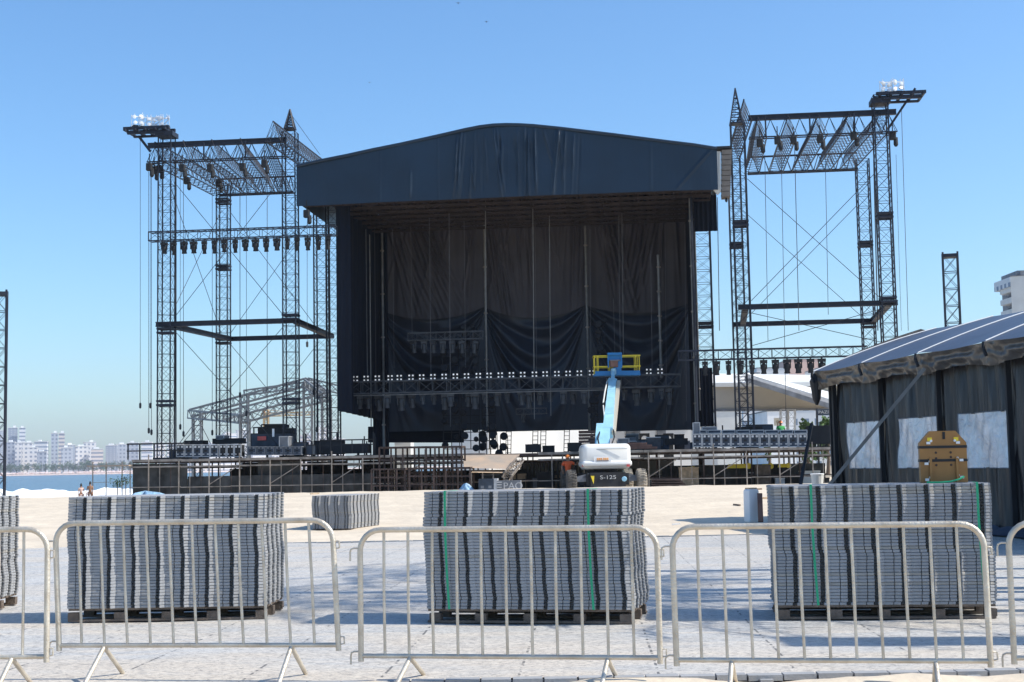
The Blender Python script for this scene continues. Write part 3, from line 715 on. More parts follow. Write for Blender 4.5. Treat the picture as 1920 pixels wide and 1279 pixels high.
# trusses and beams
def boxtruss(a, b, label, w=.45, d=.45, seg=.6, r=.032, rb=.016, name='box_truss', group=None, up=SV, style='zig', mt='steel', parts=None):
    a = Vector(a); b = Vector(b)
    t = thing(name, label, 'truss', a, -TH, group)
    part('lattice', lattice(MB(), a, b, up, w, d, seg, r, rb, style), mt, t)
    return t
def beam(a, b, h, w, label, group=None, mt='steel', red=False):
    a = Vector(a); b = Vector(b); A = (b - a); L_ = A.length; A.normalize(); P = A.cross(ZUP).normalized(); Q = P.cross(A)
    t = thing('ring_beam', label, 'beam', a, -TH, group)
    part('web', MB().box((a + b) / 2, L_ / 2, w * .3, h / 2 - .02, A, P, Q), mt, t)
    for s in (-1, 1): part('flange', MB().box((a + b) / 2 + Q * (s * (h / 2 - .03)), L_ / 2, w / 2, .03, A, P, Q), mt, t)
    return t
def side_frame(uL, uR, uLr, uRr, side):
    lft = side == 'left'
    if lft:
        zt = zat(312, 272, 0); zb = zat(312, 304, 0); u0 = uat(278, 280, 0); u1 = uat(537, 265, 0)
        zr1 = zat(418, 336, VB); zr0 = zat(418, 366, VB); ur0 = uat(410, 360, VB); ur1 = uat(552, 360, VB)
    else:
        zt = zat(1540, 216, 0); zb = zat(1540, 254, 0); u0 = uat(1403, 220, 0); u1 = uat(1680, 210, 0)
        zr1 = zat(1500, 291, VB); zr0 = zat(1500, 322, VB); ur0 = uat(1402, 320, VB); ur1 = uat(1608, 320, VB)
    g = side + ' rig top frame'
    beam(W(u0, 0, zt), W(u1, 0, zt), .26, .22, 'thick dark beam along the top front of the %s rig' % side, 'top beams of the rigs')
    # front lower chord with web posts
    t = thing('front_truss', 'front truss hanging under the top beam of the %s rig' % side, 'truss', W(u0, 0, zb), -TH, 'trusses of the rig tops')
    part('lower_chord', MB().bar(W(u0, -.2, zb), W(u1, -.2, zb), .03).bar(W(u0, .2, zb), W(u1, .2, zb), .026), 'steel', t)
    n = 10; mb = MB()
    for i in range(n):
        ua = u0 + (u1 - u0) * i / n; ub = u0 + (u1 - u0) * (i + .5) / n; uc = u0 + (u1 - u0) * (i + 1) / n
        for s in (-.2, .2):
            mb.bar(W(ua, s, zb), W(ub, 0, zt - .1), .018, 3); mb.bar(W(ub, 0, zt - .1), W(uc, s, zb), .018, 3)
        if i % 3 == 1: mb.bar(W(ua + .1, -.2, zb), W(ua + .1, -.2, zt), .035)
    part('web', mb, 'steel', t)
    t = thing('rear_truss', 'rear truss closing the back of the %s rig top' % side, 'truss', W(ur0, VB, zr0), -TH, 'trusses of the rig tops')
    part('lower_chord', MB().bar(W(ur0, VB - .2, zr0), W(ur1, VB - .2, zr0), .04).bar(W(ur0, VB + .2, zr0), W(ur1, VB + .2, zr0), .04), 'steel', t)
    part('upper_chord', MB().bar(W(ur0, VB, zr1), W(ur1, VB, zr1), .045), 'steel', t)
    n = 10; mb = MB()
    for i in range(n):
        ua = ur0 + (ur1 - ur0) * i / n; ub = ur0 + (ur1 - ur0) * (i + .5) / n; uc = ur0 + (ur1 - ur0) * (i + 1) / n
        for s in (-.2, .2):
            mb.bar(W(ua, VB + s, zr0), W(ub, VB, zr1), .02, 3); mb.bar(W(ub, VB, zr1), W(uc, VB + s, zr0), .02, 3)
    part('web', mb, 'steel', t)
    k = 5
    for i in range(k):
        f = (i + .10) / (k - .35)
        ua = u0 + .3 + (u1 - u0 - .3) * f; ub = ur0 + (ur1 - ur0) * f
        if not lft: ub = ur0 + .1 + (ur1 - ur0) * f * 1.0
        which = ['outermost left', 'second from left', 'middle', 'second from right', 'outermost right'][i]
        t = thing('triangular_truss', '%s triangular truss running front to back across the %s rig top' % (which, side), 'truss', W(ua, 0, zb), -TH, 'triangular trusses of the rig tops')
        part('lattice', tri_truss(MB(), W(ua, -.3, zb), W(ub, VB, zr0), .8, 1.0, .62, .023, .012), 'steel', t)
    if lft:
        t = thing('triangular_truss', 'raised triangular truss sloping back behind the pointed tower of the left rig', 'truss', ST(510, 262, -.4), -TH, 'triangular trusses of the rig tops')
        part('lattice', tri_truss(MB(), ST(512, 264, -.4), ST(603, 330, 10), .8, 1.0, .62, .03, .016), 'steel', t)
    else:
        t = thing('triangular_truss', 'raised triangular truss behind the spire tower of the right rig', 'truss', W(uE + .3, 0, zt), -TH, 'triangular trusses of the rig tops')
        part('lattice', tri_truss(MB(), W(uE + .35, -.2, zt - .15), W(uE + .2, 9, zt - .2), .7, 1.05, .62, .03, .016), 'steel', t)
side_frame(uA, uB, uC, uDd, 'left')
side_frame(uE, uF, uG, uH, 'right')
# middle rings
def ring(side, za, zbk, f0, f1, r0, r1):
    g = 'beams of the middle rings of the rigs'
    beam(W(f0, 0, za), W(f1, 0, za), .25, .25, 'front beam of the middle ring of the %s rig' % side, g)
    beam(W(r0, VB, za), W(r1, VB, za), .25, .25, 'rear beam of the middle ring of the %s rig' % side, g)
    if side == 'left':
        c1 = (f0 + .5, r0 + .2); c2 = (f1 - .1, r1 - .1)
    else:
        c1 = (f0 + .35, r0 + .5); c2 = (f1 - .4, r1 - .1)
    beam(W(c1[0], .15, za - .02), W(c1[1], VB - .15, za - .02), .25, .3, 'left side beam of the middle ring of the %s rig' % side, g)
    beam(W(c2[0], .15, za - .02), W(c2[1], VB - .15, za - .02), .25, .3, 'right side beam of the middle ring of the %s rig' % side, g)
ring('left', zat(420, 605, 0), 0, uat(293, 606, 0), uat(557, 600, 0), uat(428, 634, VB), uat(626, 630, VB))
ring('right', zat(1530, 572, 0), 0, uat(1384, 577, 0), uat(1683, 568, 0), uat(1375, 606, VB), uat(1640, 600, VB))
# lamp platforms
def lamp_platform(side):
    v0 = 0
    if side == 'left':
        ua, ub = uat(238, 248, 0), uat(323, 250, 0); z = zat(280, 247, 0); tw = uA; out = -1
    else:
        ua, ub = uat(1733, 178, 0), uat(1640, 182, 0); z = zat(1690, 182, 0); tw = uF; out = 1
    lo, hi = min(ua, ub), max(ua, ub)
    t = thing('lamp_platform', 'cantilevered beam platform on top of the %s outer tower' % side, 'platform', W(tw, 0, z - .3), -TH, 'lamp platforms on the outer towers')
    for v, dz in ((-.45, 0), (.45, .03)):
        part('outrigger', MB().box(W((lo + hi) / 2, v, z + .1 + dz), (hi - lo) / 2, .09, .07, SU, SV), 'steel', t)
        part('outrigger', MB().box(W((lo + hi) / 2 + out * .05, v, z - .16 + dz), (hi - lo) / 2 - .25, .08, .05, SU, SV), 'steel', t)
    mb = MB()
    for k in range(5):
        mb.box(W(lo + .15 + (hi - lo - .3) * k / 4, 0, z - .02), .05, .8, .06, SU, SV)
    part('cross_beam', mb, 'steel', t)
    part('head_block', MB().box(W(tw, 0, z - .22), .46, .46, .12, SU, SV), 'steel', t)
    if side == 'left':
        part('brace', MB().bar(ST(262, 258, 0), ST(282, 284, 0), .06).bar(ST(262, 258, .5), ST(282, 284, .5), .05), 'steel', t)
        part('raised_beam', MB().bar(ST(247, 236, 0), ST(262, 250, 0), .06), 'steel', t)
    else:
        part('brace', MB().bar(ST(1665, 242, 0), ST(1716, 166, 0), .055), 'steel', t)
    # lamps: banks of white floodlights standing upright
    def bank(u, v, zz, k, yawb, lab):
        X = (SU * math.cos(yawb) + SV * math.sin(yawb)); Yv = X.cross(ZUP) * -1
        f = thing('floodlight_bank', lab, 'floodlight', W(u, v, zz), -TH + yawb, 'white floodlight banks on the outer towers')
        c = W(u, v, zz)
        mb = MB()
        mb.bar(c + X * -.32, c + X * -.32 + ZUP * .62, .014).bar(c + X * .32, c + X * .28 + ZUP * .70, .014).bar(c + X * -.32 + ZUP * .55, c + X * .32 + ZUP * .55, .02).bar(c + X * -.32 + ZUP * .05, c + X * .32 + ZUP * .5, .015)
        part('yoke', mb, 'lampw', f)
        r = random.Random(k)
        for i in range(2):
            for j in range(2):
                p = c + X * (-.17 + .34 * i + r.uniform(-.05, .05)) + ZUP * (.15 + .30 * j + r.uniform(-.06, .1))
                part('lamp_head', MB().lathe(p + Yv * .07, -Yv + ZUP * r.uniform(-.2, .5), [(0, .04), (.08, .09), (.12, .10), (.13, .02)], 10).bar(p, p + ZUP * r.uniform(.1, .28) + X * r.uniform(-.12, .12), .012), 'lampw', f)
        part('ballast', MB().box(c + Yv * .12 + ZUP * .06, .22, .08, .06, X, Yv), 'black', f)
    if side == 'left':
        for k, px in enumerate((262, 274, 287, 299, 310)):
            u = uat(px, 240, 0); bank(u, -.25 + .12 * (k % 3), z + .2 - .03 * k, k, .5 - .2 * k, 'white floodlight bank %s on the left outer tower' % ['at the outer end', 'second from the outer end', 'in the middle', 'second from the inner end', 'at the inner end'][k])
    else:
        for k, px in enumerate((1661, 1683)):
            u = uat(px, 165, 0); bank(u, 0, z + .2, k + 9, .3, 'white floodlight bank %s on the right outer tower' % ['nearer the roof', 'at the outer end'][k])
            bank(u + .1, .5, z + .35, k + 19, .1, 'rear white floodlight bank %s on the right outer tower' % ['nearer the roof', 'at the outer end'][k])
lamp_platform('left'); lamp_platform('right')
# ------------------------------------------------------------------ moving lights
def spot_proto(label, mt='black'):
    t = thing('stage_light', label, 'stage light', (0, 0, -500), 0, 'moving lights hanging in rows')
    def P(x, y, z): return Vector((x, y, -500 + z))
    part('clamp', MB().bar(P(-.16, 0, 0), P(.16, 0, 0), .025).bar(P(0, 0, .1), P(0, 0, 0), .03), mt, t)
    part('base', MB().box(P(0, 0, -.06), .15, .10, .05), mt, t)
    part('yoke', MB().ext([P(-.14, -.05, -.08), P(.14, -.05, -.08), P(.14, -.05, -.36), P(.105, -.05, -.36), P(.105, -.05, -.115), P(-.105, -.05, -.115), P(-.105, -.05, -.36), P(-.14, -.05, -.36)], (0, .1, 0)), mt, t)
    part('head', MB().lathe(P(0, 0, -.12), (0, .12, -1), [(0, .06), (.06, .105), (.22, .115), (.36, .10), (.42, .12), (.45, .115), (.46, .02)], 12), mt, t, smooth=True)
    return t
SP = spot_proto('dark moving light hanging from the left long truss')
SPG = spot_proto('grey moving light hanging under the long lighting bar inside the stage', 'fixture')
first = {}
def place_spot(proto, p, label, group, s=1.0, rot=0.0, thin=1.0):
    if proto.name not in first:
        first[proto.name] = 1; o = proto; o.location = p; o.rotation_euler = (0, 0, rot - TH); o.scale = (s * thin, s * thin, s); o['label'] = label; o['group'] = group
        return o
    o = dup(proto, p, rot - TH, label, group, scale=(s * thin, s * thin, s)); return o
# left long truss
vt = -1.2
zl = (zat(300, 446, vt) + zat(600, 431, vt)) / 2
ua, ub = uat(281, 446, vt), uat(630, 430, vt)
boxtruss(W(ua, vt, zl), W(ub, vt, zl), 'long lighting truss crossing the left rig to the stage edge', .46, .45, .62, .026, .012, name='lighting_truss', group='lighting trusses crossing the rigs')
zlR = (zat(1280, 670, vt) + zat(1600, 656, vt)) / 2
uc, ud = uat(1272, 670, vt), uat(1625, 656, vt)
boxtruss(W(uc, vt, zlR), W(ud, vt, zlR), 'long lighting truss crossing the right rig towards the tent', .46, .45, .62, .026, .012, name='lighting_truss', group='lighting trusses crossing the rigs')
r = random.Random(3)
for px in (308, 326, 345, 363, 383, 402, 420, 441, 460, 479, 499, 519, 539, 557, 577, 597, 615):
    place_spot(SP, W(uat(px, 460, vt), vt, zl - .33), 'dark moving light hanging in the row under the left long truss', 'lights under the left truss', r.choice([.95, 1.0, 1.08]), thin=r.choice([.8, .9, 1.15]))
for px in (1322, 1343, 1366, 1388, 1410, 1432, 1454, 1476, 1497, 1520, 1541):
    place_spot(SP, W(uat(px, 685, vt), vt, zlR - .33), 'dark moving light hanging in the row under the right long truss', 'lights under the right truss', 1.12, thin=r.choice([.8, 1.0, 1.1]))
# chain hoists
def hoist(p, label, s=1.0, top=.5):
    t = thing('chain_hoist', label, 'hoist', p, -TH, 'motor hoists hanging from the rig tops')
    p = Vector(p)
    part('motor', MB().rbox(p + ZUP * (.16 * s), .13 * s, .12 * s, .17 * s, .04 * s, SU, SV), 'black', t)
    part('chain_bag', MB().lathe(p + SU * (.12 * s), -ZUP, [(-.1, .09 * s), (.22 * s, .1 * s), (.3 * s, .05 * s)], 8), 'black', t)
    part('hook_chain', MB().bar(p + ZUP * (.33 * s), p + ZUP * (.33 * s + top), .02), 'black', t)
for i, (px, py, v) in enumerate([(280, 320, -.4), (289, 326, 0), (299, 324, .3), (342, 322, -.4), (394, 322, -.4), (455, 320, -.4), (496, 314, -.4), (575, 408, -1), (350, 345, 4), (410, 350, 5)]):
    hoist(ST(px, py, v), 'dark motor hoist hanging %s' % ['lowest left of the left outer tower', 'just left of the left outer tower', 'against the left outer tower', 'right of the left outer tower', 'above the rear outer left tower', 'at the middle of the left front truss', 'near the pointed left tower', 'alone in the gap under the left roof corner', 'inside the left rig top', 'inside the left rig top near the rear tower'][i], 1.15)
for i, (px, py, v) in enumerate([(1425, 275, -.4), (1458, 270, -.4), (1488, 270, -.4), (1538, 268, -.4), (1601, 262, -.4), (1674, 262, 0)]):
    hoist(ST(px, py, v), 'dark motor hoist hanging %s' % ['beside the right spire tower', 'second from the right spire tower', 'third from the right spire tower', 'at the middle of the right front truss', 'near the right outer towers', 'outside the right outer tower'][i], 1.15)
# ------------------------------------------------------------------ cables
def cable(a, b, label, r=.016, mt='cabled', sag=0, group='thin cables and chains', weight=False):
    a = Vector(a); b = Vector(b); mb = MB(); n = 8
    pts = [a.lerp(b, i / n) - ZUP * (sag * 4 * (i / n) * (1 - i / n)) for i in range(n + 1)] if sag else [a, b]
    mb.path(pts, r, 5)
    if weight: mb.lathe(b, -ZUP, [(0, .02), (.05, .06), (.25, .06), (.3, .02)], 8)
    return single('cable', mb, mt, label, 'cable', group)
for px, y0, y1, v, rr in [(263, 262, 755, 0, .012), (279, 322, 802, 0, .014), (284, 322, 805, .2, .014), (282, 322, 755, .1, .01), (330, 300, 850, .4, .035), (338, 310, 795, 1, .012), (344, 310, 808, 1.2, .014), (398, 330, 806, 3, .014), (450, 330, 735, 3, .018), (462, 330, 770, 4, .012), (501, 320, 850, 4, .016), (576, 418, 640, -1, .012), (588, 330, 730, 4, .012), (594, 330, 800, 4, .02)]:
    cable(ST(px, y0, v), ST(px + (px - 960) * .000, y1, v), 'thin chain hanging straight down in the left rig', rr, weight=True, group='chains hanging in the left rig')
for px, y0, y1, px2, v, rr in [(1434, 290, 640, 1440, -.4, .014), (1465, 290, 800, 1474, -.4, .014), (1490, 280, 620, 1498, -.4, .018), (1547, 275, 590, 1553, -.4, .014), (1638, 300, 620, 1646, 4, .03), (1642, 300, 615, 1650, 4, .02), (1690, 200, 620, 1703, 0, .014), (1669, 290, 620, 1678, 0, .01), (1680, 290, 620, 1690, 0, .01), (1345, 370, 620, 1349, 2, .02)]:
    cable(ST(px, y0, v), ST(px2, y1, v), 'thin chain hanging straight down in the right rig', rr, group='chains hanging in the right rig')
def xbrace(p00, p10, p01, p11, where):
    cable(p00, p11, 'diagonal bracing wire %s, rising to the right' % where, .016, group='bracing wires')
    cable(p10, p01, 'diagonal bracing wire %s, rising to the left' % where, .016, group='bracing wires')
zr_ = zat(420, 605, 0)
xbrace(W(uA + .4, 0, zr_ + .3), W(uB - .4, 0, zr_ + .3), W(uA + .4, 0, zl + 3), W(uB - .4, 0, zl + 3), 'on the upper front of the left rig')
xbrace(W(uC + .4, VB, zr_ + .3), W(uDd - .4, VB, zr_ + .3), W(uC + .4, VB, zl + 3), W(uDd - .4, VB, zl + 3), 'on the upper back of the left rig')
xbrace(W(uA + .4, 0, ZD + .3), W(uB - .4, 0, ZD + .3), W(uA + .4, 0, zr_ - .3), W(uB - .4, 0, zr_ - .3), 'on the lower front of the left rig')
xbrace(W(uA, .4, zr_ + .3), W(uC, VB - .4, zr_ + .3), W(uA, .4, zl + 3), W(uC, VB - .4, zl + 3), 'on the outer side of the left rig')
xbrace(W(uC + .4, VB, ZD + .3), W(uDd - .4, VB, ZD + .3), W(uC + .4, VB, zr_ - .3), W(uDd - .4, VB, zr_ - .3), 'on the lower back of the left rig')
zrr = zat(1530, 572, 0); ztr = zat(1540, 330, 0)
xbrace(W(uE + .4, 0, zrr + .3), W(uF - .4, 0, zrr + .3), W(uE + .4, 0, ztr), W(uF - .4, 0, ztr), 'on the upper front of the right rig')
xbrace(W(uG + .4, VB, zrr + .3), W(uH - .4, VB, zrr + .3), W(uG + .4, VB, ztr), W(uH - .4, VB, ztr), 'on the upper back of the right rig')
xbrace(W(uE + .4, 0, zlR + .5), W(uF - .4, 0, zlR + .5), W(uE + .4, 0, zrr - .3), W(uF - .4, 0, zrr - .3), 'on the lower front of the right rig')
cable(ST(541, 208, 0), ST(600, 290, 3), 'stay wire from the pointed left tower down to the roof', .012, group='bracing wires')
for (a, b, v) in (((480, 645), (560, 610), 4),):
    pass
# ================================================================== stage roof
VF = -1.0
top_px = [(556, 313), (600, 303), (650, 293), (700, 282), (750, 272), (800, 261), (840, 252), (870, 245), (900, 239), (925, 236), (950, 235), (975, 235.5), (1000, 237), (1050, 242), (1100, 248), (1150, 254), (1200, 260.5), (1250, 267), (1300, 273), (1344, 280)]
bot_px = [(556, 387), (620, 384), (700, 380), (800, 376), (900, 371.5), (960, 369), (1060, 365), (1150, 361.5), (1250, 358), (1344, 356)]
def interp(tab, x):
    for (x0, y0), (x1, y1) in zip(tab, tab[1:]):
        if x <= x1: return y0 + (y1 - y0) * (x - x0) / (x1 - x0)
    return tab[-1][1]
TOPU = [S(x, y, VF) for x, y in top_px]; BOTU = [S(x, y, VF) for x, y in bot_px]
U0 = TOPU[0][0]; U1 = TOPU[-1][0]
def topz(u): return interp(TOPU, u)
def botz(u): return interp(BOTU, u)
r = random.Random(8); folds = []
def pxfold(x0, y0, x1, y1, w, a):
    p = S(x0, y0, VF); q = S(x1, y1, VF); folds.append((p[0], p[1], q[0], q[1], w * .85, a * 1.5))
for x0, y0, x1, y1, w, a in [(865, 255, 858, 365, .06, .08), (870, 258, 862, 362, .05, .06), (858, 265, 850, 360, .07, .06), (884, 300, 880, 368, .05, .08), (886, 320, 890, 352, .04, .07), (926, 250, 940, 362, .06, .09), (932, 250, 945, 350, .05, .07), (770, 325, 770, 366, .035, .06), (971, 250, 973, 355, .04, .09), (984, 245, 985, 365, .05, .09), (991, 262, 992, 368, .045, .1), (1003, 248, 1006, 350, .05, .1), (1020, 248, 1035, 300, .05, .07), (1048, 250, 1038, 355, .07, .11), (1042, 255, 1036, 330, .05, .08), (1060, 255, 1056, 330, .05, .06), (1075, 258, 1075, 310, .04, .05), (1220, 275, 1221, 357, .06, .03), (1330, 285, 1270, 352, .05, .05), (821, 262, 822, 372, .03, .03), (713, 285, 713, 378, .03, .02)]:
    pxfold(x0, y0, x1, y1, w, a)
for i in range(34):
    x = r.uniform(840, 1090); y = r.uniform(248, 275); pxfold(x, y, x + r.uniform(-8, 8), y + r.uniform(40, 110), r.uniform(.03, .06), r.uniform(-.05, .07))
def fold_d(u, z):
    s = 0.0
    for (a, b, c, d, w, am) in folds:
        dz = d - b; t = (z - b) / dz
        if -.15 < t < 1.15:
            uu = a + (c - a) * t; q = (u - uu) / w
            if abs(q) < 3: s += am * math.exp(-q * q) * min(1, (t + .15) * 5, (1.15 - t) * 5)
    s += .03 * math.sin(u * .9) + .012 * math.sin(u * 3.1 + z)
    return s
def fasc(s, t):
    u = U0 + (U1 - U0) * s; z = topz(u) + (botz(u) - topz(u)) * t
    return W(u, VF - fold_d(u, z), z)
roof = thing('stage_roof', 'black curved stage roof with a pleated sheet fascia over the open stage', 'stage roof', W((U0 + U1) / 2, 4, 14), -TH)
part('fascia', MB().grid(fasc, 460, 26), 'fascia', roof, smooth=180)
VR = 11.5
def roofs(s, t):
    u = U0 + (U1 - U0) * s; return W(u, VF + (VR - VF) * t, topz(u) + .04 - .5 * t)
part('roof_sheet', MB().grid(roofs, 60, 6), 'fascia', roof, smooth=180)
mbr = MB(); mbr.path([W(u, VF - .02, z + .03) for u, z in TOPU], .09, 8)
part('edge_roll', mbr, M['fascia'], roof, smooth=True)
# right flank: white sheet and the open side frame
def flank(s, t):
    return W(U1 + .03, VF + .3 + (VR - VF - .3) * s, 15.0 + (topz(U1) - 15.0 - .1) * t)
part('white_side_sheet', MB().grid(flank, 6, 6), 'white', roof)
mbl = MB()
for u_, z_ in [(U0, 0)]:
    mbl.grid(lambda s, t: W(U0 - .02, VF + .3 + (VR - VF - .3) * s, 14.8 + (topz(U0) - 14.8 - .2) * t), 6, 4)
part('side_sheet', mbl, 'fascia', roof)
# stack of brown-grey box units hanging off the right roof corner
uR = uat(1361, 330, VF + .2)
arr = thing('speaker_array', 'column of brown grey box units hanging off the right roof corner', 'speaker array', W(uR, VF + .6, zat(1361, 372, VF)), -TH)
z0_ = zat(1360, 370, VF + .3); z1_ = zat(1360, 282, VF + .3); nb = 9; M['brownbox'] = mat('brown_grey_box', (0.17, 0.15, 0.135), 0.8, 0, .2, 3)
for i in range(nb):
    za = z0_ + (z1_ - z0_) * i / nb; zb_ = z0_ + (z1_ - z0_) * (i + 1) / nb
    part('box_unit', MB().box(W(uR - .02 + .012 * i, VF + .55, (za + zb_) / 2), .20 + .004 * i, .45, (zb_ - za) / 2 - .015, SU, SV, taper=1.04), 'brownbox', arr)
part('bumper_frame', MB().box(W(uR - .35, VF + .5, z1_ + .1), .65, .5, .05, SU, SV), 'black', arr)
part('pull_back_point', MB().lathe(W(uR, VF + .5, z0_ - .1), -ZUP, [(-.1, .05), (.05, .07), (.12, .01)], 8), 'black', arr)
mb = MB()
for px in (1345, 1349):
    mb.bar(ST(px, 284, VF + .2), ST(px + 1, 356, VF + .2), .045)
mb.bar(ST(1341, 354, VF + .3), ST(1349, 362, VF + .3), .12)
part('corner_posts', mb, 'offwhite', roof)
# ceiling trusses
zc = zat(960, 385, 1)
ZC = zat(960, 430, 9.2)
for i, v in enumerate([-.5, .8, 2.1, 3.4, 4.7, 6.0, 7.3]):
    z = botz(0) + .45 - .02 * i
    t = thing('roof_truss', '%s brown lattice truss under the stage roof' % ['frontmost', 'second', 'third', 'fourth', 'fifth', 'sixth', 'rearmost'][i], 'truss', W(U0 + 1.2, v, z), -TH, 'brown trusses under the stage roof')
    part('lattice', lattice(MB(), W(U0 + (1.6 if i else .3), v, z), W(U1 - .3, v, z), SV, .4, .8, .9, .045, .025, 'zig'), 'ceil', t)
for i in range(9):
    u = -9 + 2.3 * i
    t = thing('roof_truss', 'brown lattice truss running back under the stage roof, number of the row unseen', 'truss', W(u, 0, 15.3), -TH, 'long trusses running back under the roof')
    t['label'] = 'brown lattice truss running from front to back under the stage roof'
    part('lattice', lattice(MB(), W(u, -.4, 15.25), W(u, 8.8, 15.25), SU, .3, .6, .9, .035, .02, 'zig'), 'ceil', t)
# dark ceiling cloth
def ceil(s, t): return W(U0 + 1 + (U1 - U0 - 1.2) * s, -.6 + 11 * t, 16.0 + .1 * math.sin(s * 30))
part('ceiling_cloth', MB().grid(ceil, 40, 6), 'sidecloth', roof)
# ================================================================== curtains
def curtain(name, fn, nu, nv, mt, label, thick=True):
    mb = MB().grid(fn, nu, nv)
    return single(name, mb, mt, label, 'curtain', 'black curtains of the stage', smooth=180, yaw=-TH)
VBK = 9.2
panels = [(714, 908.5, 583, 600, 576), (906.5, 1097.5, 577, 597, 573), (1095.5, 1292, 573, 588, 569)]
names = ['left', 'middle', 'right']
zTopB = 16.25
for i, (x0, x1, ya, ym, yb) in enumerate(panels):
    ua, ub = uat(x0, 500, VBK), uat(x1, 500, VBK)
    zA_ = zat(x0, ya, VBK); zB_ = zat(x1, yb, VBK); zM = zat((x0 + x1) / 2, ym, VBK)
    sag = (zA_ + zB_) / 2 - zM
    rr = random.Random(i + 40); dg = [(rr.uniform(.1, .9), rr.uniform(.1, .6), rr.uniform(-.3, .3), rr.uniform(.006, .012), rr.uniform(.12, .28)) for _ in range(16)]
    ph = rr.uniform(0, 6)
    # diagonal pull folds from upper left corner, as in the photograph
    pulls = {0: [(0.05, .0, .42), (.18, 0, .40), (.3, 0, .45), (.38, .05, .42), (.1, .2, .3)], 1: [(.02, 0, .12), (.05, .02, .15), (.9, .1, -.05)], 2: [(.1, .0, .2), (.16, 0, .1), (.2, .02, .22), (.62, 0, -.25), (.5, .02, -.2)]}[i]
    def up(s, t, ua=ua, ub=ub, zA_=zA_, zB_=zB_, sag=sag, dg=dg, ph=ph, pulls=pulls):
        u = ua + (ub - ua) * s; zb = zA_ + (zB_ - zA_) * s - sag * 4 * s * (1 - s)
        z = zTopB + (zb - zTopB) * t
        d = .05 * math.sin(u * 5.2 + ph) + .03 * math.sin(u * 11 + 2 * ph + .8 * math.sin(z * .3)) * (1 - .4 * t)
        for (s0, t0, k, w, am) in dg:
            q = (s - s0 - k * (t - t0)) / (w * 1.5); d += am * .45 * math.exp(-q * q) * math.exp(-((t - t0) / .35) ** 2)
        for (s0, t0, k) in pulls:
            for m_ in range(3):
                q = (s - s0 - .05 * m_ - k * (t - t0) ** 1.2 if t > t0 else 9) / .014; d += .22 * math.exp(-q * q) * (1 - t) ** .5
        return W(u, VBK - .25 - d, z)
    curtain('backdrop_curtain', up, 170, 60, 'curtain', 'upper %s panel of the brownish black backdrop ending in a shallow arc' % names[i])
    zL0 = zat((x0 + x1) / 2, 808, VBK)
    def low(s, t, ua=ua, ub=ub, zA_=zA_, zB_=zB_, sag=sag, i=i, zL0=zL0):
        u = ua + (ub - ua) * s; zt_ = zA_ + (zB_ - zA_) * s - sag * 4 * s * (1 - s) + .8
        z = zt_ + (zL0 - zt_) * t
        h = zt_ - z; arch = 4 * s * (1 - s)
        q = max(0, h - .6) / (.25 + 3.4 * arch ** .8)      # swag index
        d = .26 * math.sin(q * 13 + 1.2 * math.sin(s * 5 + i)) * math.exp(-max(0, q - .9) * 2.2) * min(1, q * 4) * (.35 + .65 * min(1, arch * 1.5))
        d += .05 * math.sin(q * 31 + i) * math.exp(-q * 1.4)
        d += .40 * math.exp(-((q - .95) / .12) ** 2) * arch
        d += .02 * math.sin(u * 6 + i) + .03 * math.sin(u * 2.2 - z * 1.6) * min(1, t)
        return W(u, VBK + .15 - d, z)
    curtain('swagged_curtain', low, 140, 120, 'curtain2', 'lower %s navy black curtain with swagged folds' % names[i])
# left side masking, slanting bottom edge
uSL0 = uat(636, 500, .3); uSL1 = uat(716, 500, 9.0)
def lside(s, t):
    v = .3 + 8.7 * s; u = uSL0 + (uSL1 - uSL0) * s; zt_ = 15.6; zb = zat(636, 771, .3) + (zat(700, 790, 9) - zat(636, 771, .3)) * s
    return W(u + .07 * math.sin(v * 6) + .04 * math.sin(v * 13 + 1), v, zt_ + (zb - zt_) * t)
curtain('side_masking', lside, 120, 20, 'sidecloth', 'dark blue black masking closing the left side of the stage')
def lret(s, t):
    u = uSL0 - .15 + .75 * s; return W(u, .25 + .04 * math.sin(u * 14), 15.6 + (zat(640, 771, .3) - 15.6) * t)
curtain('side_masking', lret, 16, 12, 'sidecloth', 'narrow front edge of the left stage masking')
uSR0 = uat(1300, 500, .6); uSR1 = uat(1289, 500, 9.2)
def rside(s, t):
    v = .6 + 8.5 * s; u = uSR0 + (uSR1 - uSR0) * s
    return W(u + .06 * math.sin(v * 7), v, 15.6 + (zat(1298, 800, .6) - 15.6) * t)
curtain('side_masking', rside, 120, 12, 'sidecloth', 'black masking closing the right side of the stage')
curtain('side_masking', lambda s, t: W(uat(697, 600, 8.5) + .9 * s, 8.6 + .05 * math.sin(s * 40), 15 + (ZD - 15) * t), 24, 12, 'sidecloth', 'narrow black curtain dropping to the deck at the left rear corner')
def rbox(s, t): return W(uat(1301, 400, 2) + 1.15 * s, 2 + .04 * math.sin(s * 30), zat(1320, 366, 2) + (zat(1320, 434, 2) - zat(1320, 366, 2)) * t)
curtain('side_masking', rbox, 20, 6, 'sidecloth', 'short black cloth square hanging under the right roof corner')
curtain('side_masking', lambda s, t: W(uat(1302, 700, 3) + .9 * s, 3 + .04 * math.sin(s * 30), zat(1310, 690, 3) + (zat(1310, 800, 3) - zat(1310, 690, 3)) * t), 20, 6, 'sidecloth', 'black cloth strip tied round the foot of the right roof tower')
